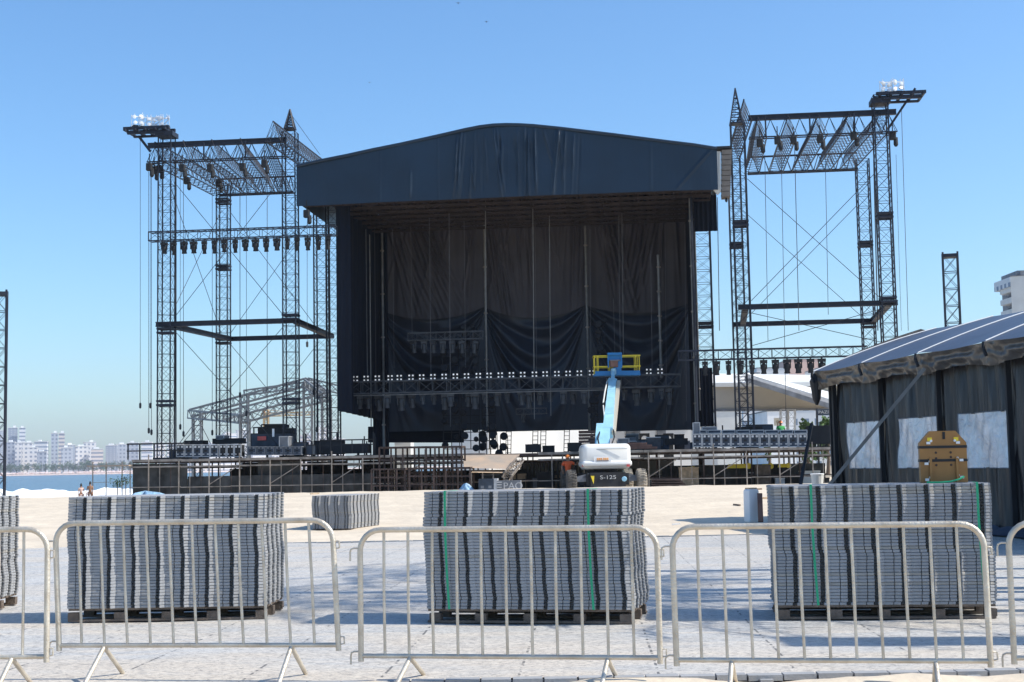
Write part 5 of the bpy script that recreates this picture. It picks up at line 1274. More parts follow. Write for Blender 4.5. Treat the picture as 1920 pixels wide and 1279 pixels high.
# ================================================================== people
def skinned(joints, edges, radii, sub=1):
    me = bpy.data.meshes.new('sk'); me.from_pydata([Vector(j) for j in joints], edges, []); me.update()
    o = bpy.data.objects.new('sk', me); COL.objects.link(o)
    o.modifiers.new('s', 'SKIN')
    for i, rd in enumerate(radii):
        sv = me.skin_vertices[0].data[i]; sv.radius = (rd, rd) if not hasattr(rd, '__len__') else rd; sv.use_root = (i == 0)
    m2 = o.modifiers.new('ss', 'SUBSURF'); m2.levels = sub; m2.render_levels = sub
    dg = bpy.context.evaluated_depsgraph_get(); ev = bpy.data.meshes.new_from_object(o.evaluated_get(dg))
    vs = [v.co.copy() for v in ev.vertices]; fs = [tuple(p.vertices) for p in ev.polygons]
    bpy.data.objects.remove(o); bpy.data.meshes.remove(me); bpy.data.meshes.remove(ev)
    return vs, fs
def person(label, base, yaw, H, arms, shirt='orange', hat='hat', trouser='jeans', hatkind='hard_hat', group=None):
    t = thing('person', label, 'person', base, yaw, group); B = Vector(base)
    X = Vector((math.cos(yaw), math.sin(yaw), 0)); Y = Vector((-math.sin(yaw), math.cos(yaw), 0)); k = H / 1.75
    def P(x, y, z): return B + (X * x + Y * y + ZUP * z) * k
    (el, hl), (er, hr) = arms   # elbow, hand offsets for left(-x) and right(+x)
    J = [(0, 0, .95), (0, 0, 1.15), (0, 0, 1.38), (0, -.01, 1.50), (0, -.01, 1.58), (0, -.01, 1.67),
         (-.19, 0, 1.40), el, hl, (.19, 0, 1.40), er, hr, (-.10, 0, .88), (-.12, -.01, .48), (-.13, .02, .08), (-.14, -.14, .04), (.10, 0, .88), (.12, -.01, .48), (.13, .02, .08), (.14, -.14, .04)]
    E = [(0, 1), (1, 2), (2, 3), (3, 4), (4, 5), (2, 6), (6, 7), (7, 8), (2, 9), (9, 10), (10, 11), (0, 12), (12, 13), (13, 14), (14, 15), (0, 16), (16, 17), (17, 18), (18, 19)]
    Rr = [.13, .12, .14, .055, .085, .075, .06, .042, .03, .06, .042, .03, .085, .06, .04, .035, .085, .06, .04, .035]
    vs, fs = skinned([P(*j) for j in J], E, [q * k for q in Rr])
    mb = MB().raw(vs, fs)
    for a in (-1, 1):
        mb.lathe(P(a * .035, -.085, 1.615), Y * -1, [(0, .014 * k), (.01 * k, .01 * k)], 6); mb.lathe(P(a * .083, 0, 1.60), X * a, [(0, .02 * k), (.012 * k, .025 * k), (.02 * k, .01 * k)], 6)
    mb.lathe(P(0, -.085, 1.59), Y * -1, [(-.01, .016 * k), (.022 * k, .01 * k)], 6); mb.box(P(0, -.088, 1.555), .022 * k, .006 * k, .006 * k, X, Y)
    # hands: palm plus five fingers
    for e, h_ in ((el, hl), (er, hr)):
        d = (P(*h_) - P(*e)).normalized(); s_ = d.cross(ZUP if abs(d.z) < .9 else X).normalized(); w_ = d.cross(s_)
        c = P(*h_) + d * .05; mb.box(c, .042, .014, .045, s_, w_, d)
        for f in range(4):
            b0 = c + d * .045 + s_ * (-.03 + .02 * f); ln = (.06, .072, .068, .05)[f]
            mb.path([b0, b0 + d * ln * .5 + w_ * .008, b0 + d * ln + w_ * .025], .0085, 5)
        mb.path([c + s_ * .04 - d * .02, c + s_ * .07 + d * .01, c + s_ * .08 + d * .04], .010, 5)
    part('body', mb, 'skin', t, smooth=180)
    def mid(a, b, f): return tuple(a[i] + (b[i] - a[i]) * f for i in range(3))
    J2 = [(0, 0, .93), (0, 0, 1.15), (0, 0, 1.38), (0, -.005, 1.47), (-.19, 0, 1.41), mid((-.19, 0, 1.41), el, .7), (.19, 0, 1.41), mid((.19, 0, 1.41), er, .7)]
    vs, fs = skinned([P(*j) for j in J2], [(0, 1), (1, 2), (2, 3), (2, 4), (4, 5), (2, 6), (6, 7)], [q * k for q in (.155, .145, .165, .075, .085, .065, .085, .065)])
    part('shirt', MB().raw(vs, fs), shirt, t, smooth=180)
    J3 = [(0, 0, .98), (-.10, 0, .86), (-.12, -.01, .48), (-.13, .02, .12), (.10, 0, .86), (.12, -.01, .48), (.13, .02, .12)]
    vs, fs = skinned([P(*j) for j in J3], [(0, 1), (1, 2), (2, 3), (0, 4), (4, 5), (5, 6)], [q * k for q in (.145, .105, .08, .065, .105, .08, .065)])
    part('trousers', MB().raw(vs, fs), trouser, t, smooth=180)
    if hatkind == 'hard_hat':
        part('hard_hat', MB().lathe(P(0, -.01, 1.655), ZUP, [(0, .15 * k), (.012, .135 * k), (.03, .128 * k), (.08, .11 * k), (.115, .07 * k), (.13, .01)], 16), hat, t, smooth=True)
    else:
        part('hair', MB().lathe(P(0, .01, 1.62), ZUP, [(0, .098 * k), (.06, .098 * k), (.11, .06 * k), (.125, .01)], 12), 'black', t, smooth=True)
    for a in (-1, 1): part('shoe', MB().box(P(a * .135, -.06, .035), .05, .13, .035, X, Y, taper=.8), 'black', t)
    return t
Yw = 66.6
pw = at(1065.5, 900, Yw); zt_ = at(1065, 854, Yw).z
person('worker in orange shirt and orange hard hat standing behind the left tyre of the lift, one arm out', (pw.x, pw.y, GZ), RD(12), min(1.85, zt_ - GZ), (((-.30, -.05, 1.18), (-.27, -.12, 1.00))), ) if False else None
person('worker in orange shirt and hard hat beside the left tyre of the blue lift', (pw.x, pw.y, GZ), RD(8), zt_ - GZ,
       (((-.33, -.03, 1.20), (-.30, -.20, 1.02)), ((.38, -.05, 1.28), (.42, -.18, 1.36))))
v = 5; p = ST(1205, 812, v); p.z = ZD
person('worker in a green vest and orange helmet far back on the right deck', ST(1464, 812, 7) * 1 + Vector((0, 0, ZD - ST(1464, 812, 7).z)), 0, ST(1464, 792, 7).z - ZD + .05, (((-.26, -.03, 1.15), (-.24, -.1, .92)), ((.26, -.03, 1.15), (.24, -.1, .92))), shirt='vest')
p = at(169, 924, 62); p.z = ground_z(p.x, p.y)
person('bather with dark hair standing by the sea at the far left', p, 0, at(169, 905, 62).z - p.z, (((-.26, -.03, 1.15), (-.24, -.1, .92)), ((.26, -.03, 1.15), (.24, -.1, .92))), shirt='skin', trouser='terracotta', hatkind='hair')
p = at(152, 930, 62); p.z = ground_z(p.x, p.y)
person('bather in pink standing at the water edge left of the dark haired one', p, .4, at(152, 909, 62).z - p.z, (((-.26, -.03, 1.15), (-.24, -.1, .92)), ((.26, -.03, 1.15), (.24, -.1, .92))), shirt='pink', trouser='pink', hatkind='hair')
# ================================================================== boom lift
YL = 64.0
cL = at(1137, 915, YL); LX = cL.x
lift = thing('boom_lift', 'blue and white telescopic boom lift with raised yellow railed platform', 'boom lift', (LX, YL, GZ), 0)
def LP(px, py, Y=YL): return at(px, py, Y)
yawl = RD(4); lx = Vector((math.cos(yawl), math.sin(yawl), 0)); ly = Vector((-math.sin(yawl), math.cos(yawl), 0))
cw0, cw1 = LP(1090, 833), LP(1183, 879); ccw = (cw0 + cw1) / 2
part('counterweight', MB().rbox(ccw + ly * .5, (cw1.x - cw0.x) / 2, .75, (cw0.z - cw1.z) / 2, .22, lx, ly, n=5), 'whitep', lift, smooth=50)
part('cover_lip', MB().rbox(ccw + ly * .45 - ZUP * (.32), (cw1.x - cw0.x) / 2 + .03, .78, .14, .12, lx, ly, n=4), 'whitep', lift, smooth=50)
dc = LP(1129.5, 862, YL - .28)
plq = part('decal_plate', MB().box(dc + ly * -.04, .39, .012, .145, lx, ly), 'white', lift)
mb = MB()
for k in range(3): mb.box(dc - ly * .06 + lx * (-.22 + .085 * k) + ZUP * .03, .034, .008, .05, lx, ly)
for k in range(3): mb.box(dc - ly * .06 + lx * (.06 + .085 * k) + ZUP * .03, .034, .008, .05, lx, ly)
part('decal_figures', mb, 'decal', plq)
part('decal_line', MB().box(dc - ly * .06 - ZUP * .05, .27, .008, .018, lx, ly), 'greycase', plq)
part('red_badge', MB().lathe(LP(1126, 870, YL - .33), -YA, [(0, .06), (.012, .06)], 12), 'redd', lift)
# chassis
def LQ(x, y, z): return Vector((LX, YL, GZ)) + lx * x + ly * y + ZUP * z
part('chassis', MB().box(LQ(0, 1.6, .62), .95, 2.1, .26, lx, ly).box(LQ(0, -.55, .58), .78, .08, .34, lx, ly), 'black', lift)
part('turntable_base', MB().lathe(LQ(0, 1.2, .85), ZUP, [(0, .7), (.25, .7)], 20), 'black', lift)
part('turntable_frame', MB().box(LQ(0, 1.6, 1.35), .75, 1.6, .28, lx, ly), 'lblue', lift)
mb = MB(); put_text(mb, 'S-125', .24, LQ(.0, -.66, .70), lx, ZUP, .01, 1.35); part('lettering', mb, 'letter', lift)
part('pennant', MB().raw([LQ(-.78, -.7, .78), LQ(-.62, -.7, .78), LQ(-.66, -.72, .42), LQ(-.78, -.68, .78), LQ(-.62, -.68, .78), LQ(-.66, -.70, .42)], [(0, 1, 2), (5, 4, 3), (0, 3, 4, 1), (1, 4, 5, 2), (2, 5, 3, 0)]), 'yellow', lift)
part('blue_tag', MB().lathe(LQ(.72, -.66, .62), -YA, [(0, .12), (.02, .10)], 8), 'lblue', lift)
for s in (-1, 1):
    part('axle', MB().box(LQ(s * 1.15, 3.1, .62), .45, .12, .10, lx, ly), 'greycase', lift)
    mb = MB(); mb.box(LQ(s * 1.25, -.25, .62), .55, .12, .10, lx, ly)
    mb.bar(LQ(s * .8, -.3, .85), LQ(s * 1.5, -.3, .66), .05)
    part('axle', mb, 'greycase', lift)
def wheel(x, y, dusty):
    w = part('wheel', MB().lathe(LQ(x - .12, y, .52), lx, [(0, .25), (.02, .30), (.22, .30), (.24, .25)], 16), 'whitep', lift)
    prof = [(0, .30), (.0, .42), (.04, .49), (.10, .52), (.32, .52), (.38, .49), (.42, .42), (.42, .30)]
    ty = MB().lathe(LQ(x - .21, y, .52), lx, prof, 28)
    for i in range(26):
        a = 2 * math.pi * i / 26
        for s in (-1, 1):
            c1 = LQ(x + s * .19, y, .52) + (ly * math.cos(a + .13) + ZUP * math.sin(a + .13)) * .50
            c2 = LQ(x + s * .01, y, .52) + (ly * math.cos(a) + ZUP * math.sin(a)) * .535
            ty.bar(c1, c2, .026)
    part('tyre', ty, 'dusty' if dusty else 'rubber', w, smooth=40)
xl = LP(1070, 900, YL - .3).x - LX; xr = LP(1202, 900, YL - .3).x - LX
wheel(xl, -.3, False); wheel(xr, -.3, True); wheel(xl + .1, 3.1, False); wheel(xr - .1, 3.1, True)
# boom
b0 = LP(1129, 845, YL + 1.0); b1 = LP(1131, 806, YL + 2.0)
def frustum(a, b, wa, wb, da, db, mt_, nm):
    a = Vector(a); b = Vector(b); d = (b - a).normalized(); q = d.cross(XA).normalized() * -1
    vs = []
    for c, w, e in ((a, wa, da), (b, wb, db)):
        for s1, s2 in ((-1, -1), (1, -1), (1, 1), (-1, 1)): vs.append(c + XA * (s1 * w) + q * (s2 * e))
    return part(nm, MB().raw(vs, [(0, 3, 2, 1), (4, 5, 6, 7), (0, 1, 5, 4), (1, 2, 6, 5), (2, 3, 7, 6), (3, 0, 4, 7)]), mt_, lift)
frustum(b0, b1, .34, .32, .45, .42, 'lblue', 'boom_root')
e0 = LP(1139.5, 812, YL + 1.6); e1 = LP(1148.5, 716, 70.2)
frustum(e0, e1, .235, .17, .28, .2, 'lblue', 'boom')
e2 = LP(1150, 698, 70.9)
frustum(e1, e2, .10, .075, .12, .1, 'lblue', 'fly_jib')
part('boom_collar', MB().box(e1, .22, .1, .14), 'lblue', lift)
part('cable_track', MB().bar(LP(1150.5, 812, YL + 1.5), LP(1160, 716, 70.1), .09), 'beige', lift)
part('hydraulic_hose', MB().path([LP(1131, 755, 67), LP(1134, 735, 68), LP(1138, 716, 70), LP(1143, 709, 70.6)], .035, 6).path([LP(1136, 812, 66), LP(1131, 760, 67)], .03, 6), 'offwhite', lift)
part('hose_bundle', MB().path([LP(1124, 840, YL + .2), LP(1121, 822, YL + .8), LP(1125, 808, YL + 1.4), LP(1129, 800, YL + 2)], .04, 6).path([LP(1145, 838, YL + .3), LP(1152, 820, YL + .7), LP(1150, 806, YL + 1.4)], .035, 6), 'black', lift)
part('lift_cylinder', MB().bar(LP(1135, 838, YL + .6), LP(1137, 800, YL + 2.6), .09, 10), 'greycase', lift)
for k in range(3):
    f_ = .25 + .25 * k; part('boom_band', MB().box(e0.lerp(e1, f_), .235 - .065 * f_ + .012, .05, .30 - .08 * f_), 'lblue', lift)
part('tail_light', MB().box(LP(1094, 873, YL - .3), .07, .03, .05), 'redd', lift); part('tail_light', MB().box(LP(1178, 873, YL - .3), .07, .03, .05), 'redd', lift)
part('engine_seam', MB().box(LP(1137, 842, YL - .27), .95, .012, .01), 'greycase', lift)
# platform
YP = 71.2
pl = part('platform', MB().box((LP(1114, 704, YP) + LP(1201, 702, YP)) / 2 + YA * .45, (LP(1201, 702, YP).x - LP(1114, 704, YP).x) / 2, .48, .045).box((LP(1116, 704, YP) + LP(1200, 702, YP)) / 2 + ZUP * .09 + YA * -.03, 1.13, .02, .11), 'blue', lift)
zf_ = LP(1157, 702, YP).z; zt_ = LP(1157, 667, YP).z; zm_ = LP(1157, 687, YP).z
xa, xb = LP(1114, 690, YP).x, LP(1200, 690, YP).x
mb = MB()
for yy in (YP, YP + .92):
    for z in (zt_, zm_): mb.bar((xa, yy, z), (xb, yy, z), .024)
    for x in (xa + .03, xa + .2, xb - .03, xb - .2, (xa * 2 + xb) / 3): mb.bar((x, yy, zf_), (x, yy, zt_), .019)
for x in (xa, xb):
    for z in (zt_, zm_): mb.bar((x, YP, z), (x, YP + .92, z), .03)
part('guard_rails', mb, 'yellow', pl)
c0, c1 = LP(1139, 662, YP - .1), LP(1167, 704, YP - .1)
mb = MB()
w_ = (c1.x - c0.x) / 2; cx = (c0.x + c1.x) / 2
for x in (c0.x + .03, c1.x - .03): mb.box((x, YP - .08, (c0.z + c1.z) / 2 + .2), .035, .05, (c0.z - c1.z) / 2 - .2)
mb.box((cx, YP - .08, c0.z - .05), w_, .10, .06); mb.box((cx, YP - .02, c0.z - .25), w_ - .05, .03, .14)
mb.box((cx + .12, YP - .05, c1.z + .38), w_ * .55, .07, .34)
part('control_cage', mb, 'blue', pl)
part('control_box', MB().rbox((cx - .05, YP - .1, c0.z - .55), .2, .12, .18, .05), 'terracotta', pl)
part('control_top', MB().box((cx, YP - .12, c0.z - .38), .26, .1, .03), 'greycase', pl)
part('rotator', MB().lathe(e2 - ZUP * .12, ZUP, [(0, .13), (.3, .13)], 12).bar(e2, e2 + Vector((.1, .3, .05)), .1), 'lblue', lift)
# ================================================================== tent
TA = Vector((0.178, -0.984, 0)).normalized(); TB = Vector((0.984, 0.178, 0)).normalized()
T0 = Vector((8.03, 35.4, 0))
def TP(t, b, z): return T0 + TA * t + TB * b + ZUP * z
BAY = 2.85; NB = 5; HW = 2.9; ZE = 3.72; ZRG = 4.80
tent = thing('marquee_tent', 'black marquee tent with clear windows, sagging valance and white roof seams', 'tent', T0, math.atan2(TA.y, TA.x))
def roofz(b, k=0): # b from -0.4 (eave) to HW (ridge)
    f = (b + .42) / (HW + .42); return ZE + (ZRG - ZE) * (1.25 * f - .25 * f * f)
for bay in range(NB):
    def rf(s, t, bay=bay):
        tt = -.25 + (bay + s) * BAY if bay else -.25 + s * BAY; b = -.42 + (HW + .42) * t
        sag = .05 * math.sin(math.pi * s) * (1 - .5 * t)
        return TP(tt, b, roofz(b) - sag)
    part('roof_panel', MB().grid(rf, 14, 10), 'tentroof', tent, smooth=180)
    part('roof_panel', MB().grid(lambda s, t: TP(-.25 + (bay + s) * BAY, 2 * HW + .0 - (-.42 + (HW + .42) * t), roofz(-.42 + (HW + .42) * t) - .05 * math.sin(math.pi * s)), 8, 6), 'tentroof', tent, smooth=180)
for k in range(NB + 1):
    tt = -.25 + k * BAY; mb = MB()
    mb.path([TP(tt, -.44 + (HW + .44) * i / 10, roofz(-.44 + (HW + .44) * i / 10) + .008) for i in range(11)], .017, 6)
    part('roof_seam', mb, 'white', tent)
    part('rafter', MB().bar(TP(tt, -.02, 0), TP(tt, -.02, ZE + .05), .05).bar(TP(tt, -.02, ZE), TP(tt, HW, ZRG - .15), .04), 'alu' if k > 3 else 'black', tent)
    mb = MB().path([TP(tt + .02, -.50, ZE - .03), TP(tt + .05, -.53, ZE - .14), TP(tt + .1, -.5, ZE - .3)], .035, 6)
    part('tie_strap', mb, 'black', tent)
def val(s, t):
    tt = -.25 + NB * BAY * s; ph = (tt + .25) / BAY; q = ph - math.floor(ph); arch = math.sin(math.pi * q)
    z = ZE - .02 - (.46 - .10 * arch) * t - .03 * arch * (1 - t)
    d = .05 * math.sin(t * 9 + 3 * arch) * arch + .04 * math.sin(tt * 9 + 4 * t) * t + .03 * math.sin(tt * 23) * t * (1 - arch * .5) + .05 * t
    d += .035 * math.sin((t * 2.2 + 1.4 * (2 * q - 1) ** 2) * 6) * t * (1 - t) * 2
    return TP(tt, -.43 - d + .16 * t, z)
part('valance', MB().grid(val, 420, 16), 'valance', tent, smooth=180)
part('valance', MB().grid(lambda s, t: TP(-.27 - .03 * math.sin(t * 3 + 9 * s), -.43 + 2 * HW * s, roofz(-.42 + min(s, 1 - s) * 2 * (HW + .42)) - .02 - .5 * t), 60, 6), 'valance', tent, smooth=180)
# bunched cloth at the far corner
mb = MB(); mb.lathe(TP(-.3, -.38, ZE - .25), -ZUP, [(-.2, .05), (0, .16), (.2, .13), (.45, .10), (.6, .03)], 10)
part('bunched_cloth', mb, 'blackplastic', tent)
wins = [(.63, 2.53), (3.40, 5.35), (6.27, 8.15), (9.2, 11.1)]
def wallfn(t0, t1, z0, z1):
    def fn(s, t):
        tt = t0 + (t1 - t0) * s; z = z0 + (z1 - z0) * t
        ph = tt / BAY; q = ph - math.floor(ph)
        d = .055 * math.sin(tt * 11 + .7 * math.sin(z * 2)) + .032 * math.sin(tt * 27 + z * 1.3) + .016 * math.sin(tt * 53 - z * 2)
        d += .10 * math.exp(-((q - .08) / .05) ** 2) + .06 * math.exp(-((q - .95) / .04) ** 2)
        d += .05 * math.sin((tt * 5 + z * 2.2)) * max(0, z - 2.3) * .5
        return TP(tt, .06 + d * .8, z)
    return fn
WZ0, WZ1 = 1.30, 2.37
edges_ = [-.12] + [x for w in wins for x in w] + [NB * BAY - .3]
for i in range(0, len(edges_) - 1):
    t0, t1 = edges_[i], edges_[i + 1]
    nseg = max(6, int((t1 - t0) * 28))
    if i % 2 == 0:
        part('wall_panel', MB().grid(wallfn(t0, t1, -.1, ZE - .1), nseg, 30), 'tentwall', tent, smooth=180)
    else:
        part('wall_panel', MB().grid(wallfn(t0, t1, -.1, WZ0), nseg, 10), 'tentwall', tent, smooth=180)
        part('wall_panel', MB().grid(wallfn(t0, t1, WZ1, ZE - .1), nseg, 12), 'tentwall', tent, smooth=180)
        def wn(s, t, t0=t0, t1=t1, i=i):
            tt = t0 - .03 + (t1 - t0 + .06) * s; z = WZ0 - .02 + (WZ1 - WZ0 + .04) * t
            return TP(tt, .015 + .022 * math.sin(tt * 5 + z * 3 + i) + .012 * math.sin(tt * 17 - 6 * z), z)
        wo = part('window', MB().grid(wn, 30, 14), 'pvc', tent, smooth=180)
        hm = MB()
        for (sa, ta, sb, tb) in ((0, 0, 1, 0), (1, 0, 1, 1), (1, 1, 0, 1), (0, 1, 0, 0)):
            hm.path([Vector(wn(sa + (sb - sa) * q / 12, ta + (tb - ta) * q / 12)) - TB * .006 for q in range(13)], .011, 4)
        part('hem', hm, 'greycase', wo)
part('gable_wall', MB().grid(lambda s, t: TP(.05 - .03 * math.sin(s * 60), .06 + (2 * HW - .1) * s, -.1 + (ZE + .1) * t), 60, 4), 'tentwall', tent, smooth=180)
part('corner_post', MB().box(TP(-.03, -.03, 1.8), .05, .05, 1.9, TA, TB), 'black', tent)
part('guy_pole', MB().bar(TP(BAY * 2 + .05, -.45, ZE - .35), at(1478, 1003, 30.3), .035), 'pole', tent)
part('guy_pole', MB().bar(at(1522, 795, 36), at(1498, 925, 34.5), .035), 'black', tent)
part('skirt', MB().grid(lambda s, t: TP(6.5 + 6 * s, -.05 - .35 * t - .05 * math.sin(s * 30), .14 * (1 - t) ** 1.5 + .02 + .02 * math.sin(s * 50) * (1 - t)), 60, 5), 'tentroof', tent, smooth=180)
t = thing('waste_bucket', 'white translucent bucket standing by the far tent corner', 'bucket', at(1533, 914, 38), 0)
c = at(1533, 912, 38); part('bucket_body', MB().lathe(c - ZUP * .1, ZUP, [(0, .13), (.42, .17), (.43, .18), (.40, .15)], 14), 'offwhite', t); part('rim', MB().lathe(c + ZUP * .3, ZUP, [(0, .175), (.03, .185), (.04, .16)], 14), 'white', t)
c = at(1410, 980, 33); h = at(1409, 917, 33).z - c.z
t = thing('wrapped_bundle', 'pale plastic wrapped bundle standing left of the right stack', 'bundle', c, .5)
Xb = Vector((math.cos(.5), math.sin(.5), 0)); Yb = Vector((-Xb.y, Xb.x, 0))
part('wrap', MB().rbox(c + ZUP * (h / 2), .15, .12, h / 2, .05, Xb, Yb), 'white', t, smooth=40); part('cap', MB().box(c + ZUP * (h + .015), .11, .08, .015, Xb, Yb), 'woodl', t)
t = thing('timber_board', 'reddish board leaning behind the right stack', 'board', at(1424, 978, 32.5), 0)
part('plank', MB().bar(at(1425, 978, 32.5), at(1423, 926, 32.8), .04).bar(at(1428, 978, 32.5), at(1426, 926, 32.8), .04), 'terracotta', t)
for k in range(3):
    a, b = at(1222, 909 - 4.5 * k, 61), at(1284 - 4 * k, 909 - 4.5 * k, 61)
    single('steel_beam', MB().box((a + b) / 2, (b - a).length / 2, .3, .022, (b - a).normalized()).box((a + b) / 2 + ZUP * .05, (b - a).length / 2, .04, .03, (b - a).normalized()), 'rust', ['lowest', 'middle', 'topmost'][k] + ' brown steel beam in the small pile right of the lift', 'beam', 'pile of brown beams right of the lift')
# white van-like cover & things behind the stage
def bbox(name, px0, px1, py0, py1, Y, dep, mt_, label, cat, group=None, z0=None, extras=None, yaw=0.0):
    a = at(px0, py1, Y); b = at(px1, py1, Y); zt = at((px0 + px1) / 2, py0, Y).z; zb = a.z if z0 is None else z0
    X = Vector((math.cos(yaw), math.sin(yaw), 0)); Y_ = Vector((-math.sin(yaw), math.cos(yaw), 0))
    c = Vector(((a.x + b.x) / 2, Y + dep / 2, (zt + zb) / 2)); t = thing(name, label, cat, (c.x, c.y, zb), yaw, group)
    part('wall', MB().box(c, (b.x - a.x) / 2, dep / 2, (zt - zb) / 2, X, Y_), mt_, t)
    part('roof', MB().box(Vector((c.x, c.y, zt + .1)), (b.x - a.x) / 2 + .1, dep / 2 + .1, .1, X, Y_), 'offwhite' if name != 'apartment_building' else 'greycase', t)
    return t, c, zt, zb
t, c, zt, zb = bbox('site_cabin', 1148, 1296, 800, 850, 88, 3, 'white', 'long white site cabin seen under the right curtain edge', 'cabin', z0=GZ)
for px in (1182, 1192, 1240): part('vent', MB().box(at(px, 815, 87.97), .28, .03, .35), 'greycase', t)
for i, px in enumerate((1209, 1254)):
    p = at(px, 840, 84); q = thing('cable_drum', ['left', 'right'][i] + ' dark square frame with a round hole before the white cabin', 'frame', (p.x, p.y, GZ), 0, 'square frames before the white cabin')
    zc_ = at(px, 823, 84).z; mb = MB()
    for k in range(16):
        a0, a1 = 2 * math.pi * k / 16, 2 * math.pi * (k + 1) / 16
        def sq(a):
            m_ = max(abs(math.cos(a)), abs(math.sin(a))); return (math.cos(a) / m_ * .30, math.sin(a) / m_ * .33)
        s0, s1 = sq(a0), sq(a1)
        mb.ext([(p.x + .19 * math.cos(a0), p.y, zc_ + .19 * math.sin(a0)), (p.x + s0[0], p.y, zc_ + s0[1]), (p.x + s1[0], p.y, zc_ + s1[1]), (p.x + .19 * math.cos(a1), p.y, zc_ + .19 * math.sin(a1))], (0, .2, 0))
    part('square_rim', mb, 'black', q); part('leg_stand', MB().box((p.x, p.y + .1, (GZ + zc_ - .33) / 2), .28, .1, (zc_ - .33 - GZ) / 2), 'black', q)
bbox('marquee', 868, 1094, 802, 868, 92, 6, 'white', 'bright white tent wall seen under the middle of the backdrop', 'marquee', z0=GZ - .2, yaw=.45)
bbox('site_cabin', 740, 770, 812, 840, 90, 3, 'offwhite', 'small pale cabin seen in the gap under the left backdrop', 'cabin', z0=GZ)
bbox('site_cabin', 1296, 1345, 800, 845, 100, 4, 'offwhite', 'pale grey cabin behind the foot of the right roof tower', 'cabin', z0=GZ)
single('cover_sheet', MB().grid(lambda s, t: ST(690 + 180 * s, 800 + 30 * t, 10.2), 10, 4), 'sidecloth', 'dark cloth closing the gap low behind the left backdrop', 'cloth', yaw=-TH)
t = thing('plank_stack', 'stack of reddish brown boards on the deck behind the lift boom', 'plank stack', ST(1108, 838, 4), -TH)
for k in range(5): part('board', MB().box((ST(1089, 834 - 6 * k, 4) + ST(1128, 834 - 6 * k, 4)) / 2, .62, .5, .065, SU, SV), 'terracotta', t)
t = thing('plank_stack', 'low loose heap of brown planks on the deck right of the lift', 'plank stack', ST(1200, 839, 0), -TH)
for k in range(3): part('board', MB().box(ST(1205 - 5 * k, 840 - 4 * k, 0), .7 - .12 * k, .4, .05, SU, SV), 'terracotta', t)
# white hall canopy on the right background
hall = thing('exhibition_canopy', 'large white canopy roof with beige underside behind the right rig', 'canopy', at(1450, 770, 105), 0)
def A(px, py, Y): return at(px, py, Y)
def slab(pts, th_, nm, mt_, par): # pts 4 corners
    mb = MB(); q = [Vector(p) for p in pts]; lo = [p - ZUP * th_ for p in q]
    mb.raw(q + lo, [(0, 1, 2, 3), (7, 6, 5, 4), (0, 4, 5, 1), (1, 5, 6, 2), (2, 6, 7, 3), (3, 7, 4, 0)]); part(nm, mb, mt_, par)
slab([A(1330, 718, 105), A(1585, 716, 105), A(1585, 704, 125), A(1330, 700, 125)], .3, 'roof_sheet', 'offwhite', hall)
slab([A(1330, 721, 105.3), A(1585, 719, 105.3), A(1585, 717, 105.9), A(1330, 719, 105.9)], 1.95, 'front_panel', 'beige', hall)
slab([A(1330, 768, 105), A(1585, 765, 105), A(1585, 764, 105.8), A(1330, 767, 105.8)], .15, 'lower_edge', 'greycase', hall)
slab([A(1398, 700, 98), A(1600, 762, 98), A(1600, 745, 106), A(1404, 699, 106)], .35, 'sloping_roof', 'offwhite', hall)
slab([A(1396, 706, 97.7), A(1600, 771, 97.7), A(1600, 762, 97.9), A(1398, 703, 97.9)], .35, 'sloping_fascia', 'greycase', hall)
for px in (1470, 1484): part('canopy_leg', lattice(MB(), A(px, 768, 104), A(px, 830, 104), XA, .5, .5, .6, .03, .015, 'zig'), 'alu', hall)
for i, (x0, x1, y0, y1, Y, m_, lab) in enumerate([(1342, 1392, 770, 820, 150, 'offwhite', 'plain pale building left under the white canopy'), (1395, 1450, 766, 815, 260, FAC[3], 'white building with blue window bands under the white canopy'), (1440, 1492, 771, 815, 230, 'white', 'white house with a vertical sign post under the canopy'), (1493, 1532, 768, 815, 300, FACN, 'pale blue windowed block near the trees under the canopy'), (1532, 1575, 764, 815, 330, FACN, 'grey windowed block behind the sign gate'),
        (1480, 1536, 674, 720, 420, 'pink', 'pinkish building top behind the right row of lights'), (1420, 1480, 690, 720, 400, FAC[0], 'white building top behind the second spire side tower'), (1395, 1425, 700, 722, 380, 'offwhite', 'low pale building top at the foot of the hill'), (1536, 1580, 690, 720, 380, FAC[0], 'white building top beside the tent valance')]):
    bbox('apartment_building', x0, x1, y0, y1, Y, 18, m_, lab, 'building', z0=-.1)
p = at(1458, 791, 110)
t = thing('sign_board', 'small square white sign on a post under the canopy', 'sign', (p.x, p.y, GZ), 0)
part('post', MB().bar((p.x, p.y, GZ), (p.x, p.y, p.z), .05), 'scaf', t); part('board', MB().box(p, .28, .03, .3), 'offwhite', t); part('symbol', MB().lathe(p - YA * .035, -YA, [(0, .13), (.01, .13)], 14), 'beige', t)
p = at(1549, 773, 92)
t = thing('gate_sign', 'dark gate sign with pale capital letters beside the black tent', 'sign', (p.x, p.y, GZ), 0)
part('board', MB().box(p, .62, .06, .20), 'case', t)
mb = MB(); put_text(mb, 'PAZRO', .27, p - YA * .07, XA, ZUP, .008, 1.2); part('lettering', mb, 'letter', t)
for s in (-1, 1): part('gate_post', MB().bar((p.x + s * .6, p.y, GZ), (p.x + s * .6, p.y, p.z + .25), .06), 'black', t)
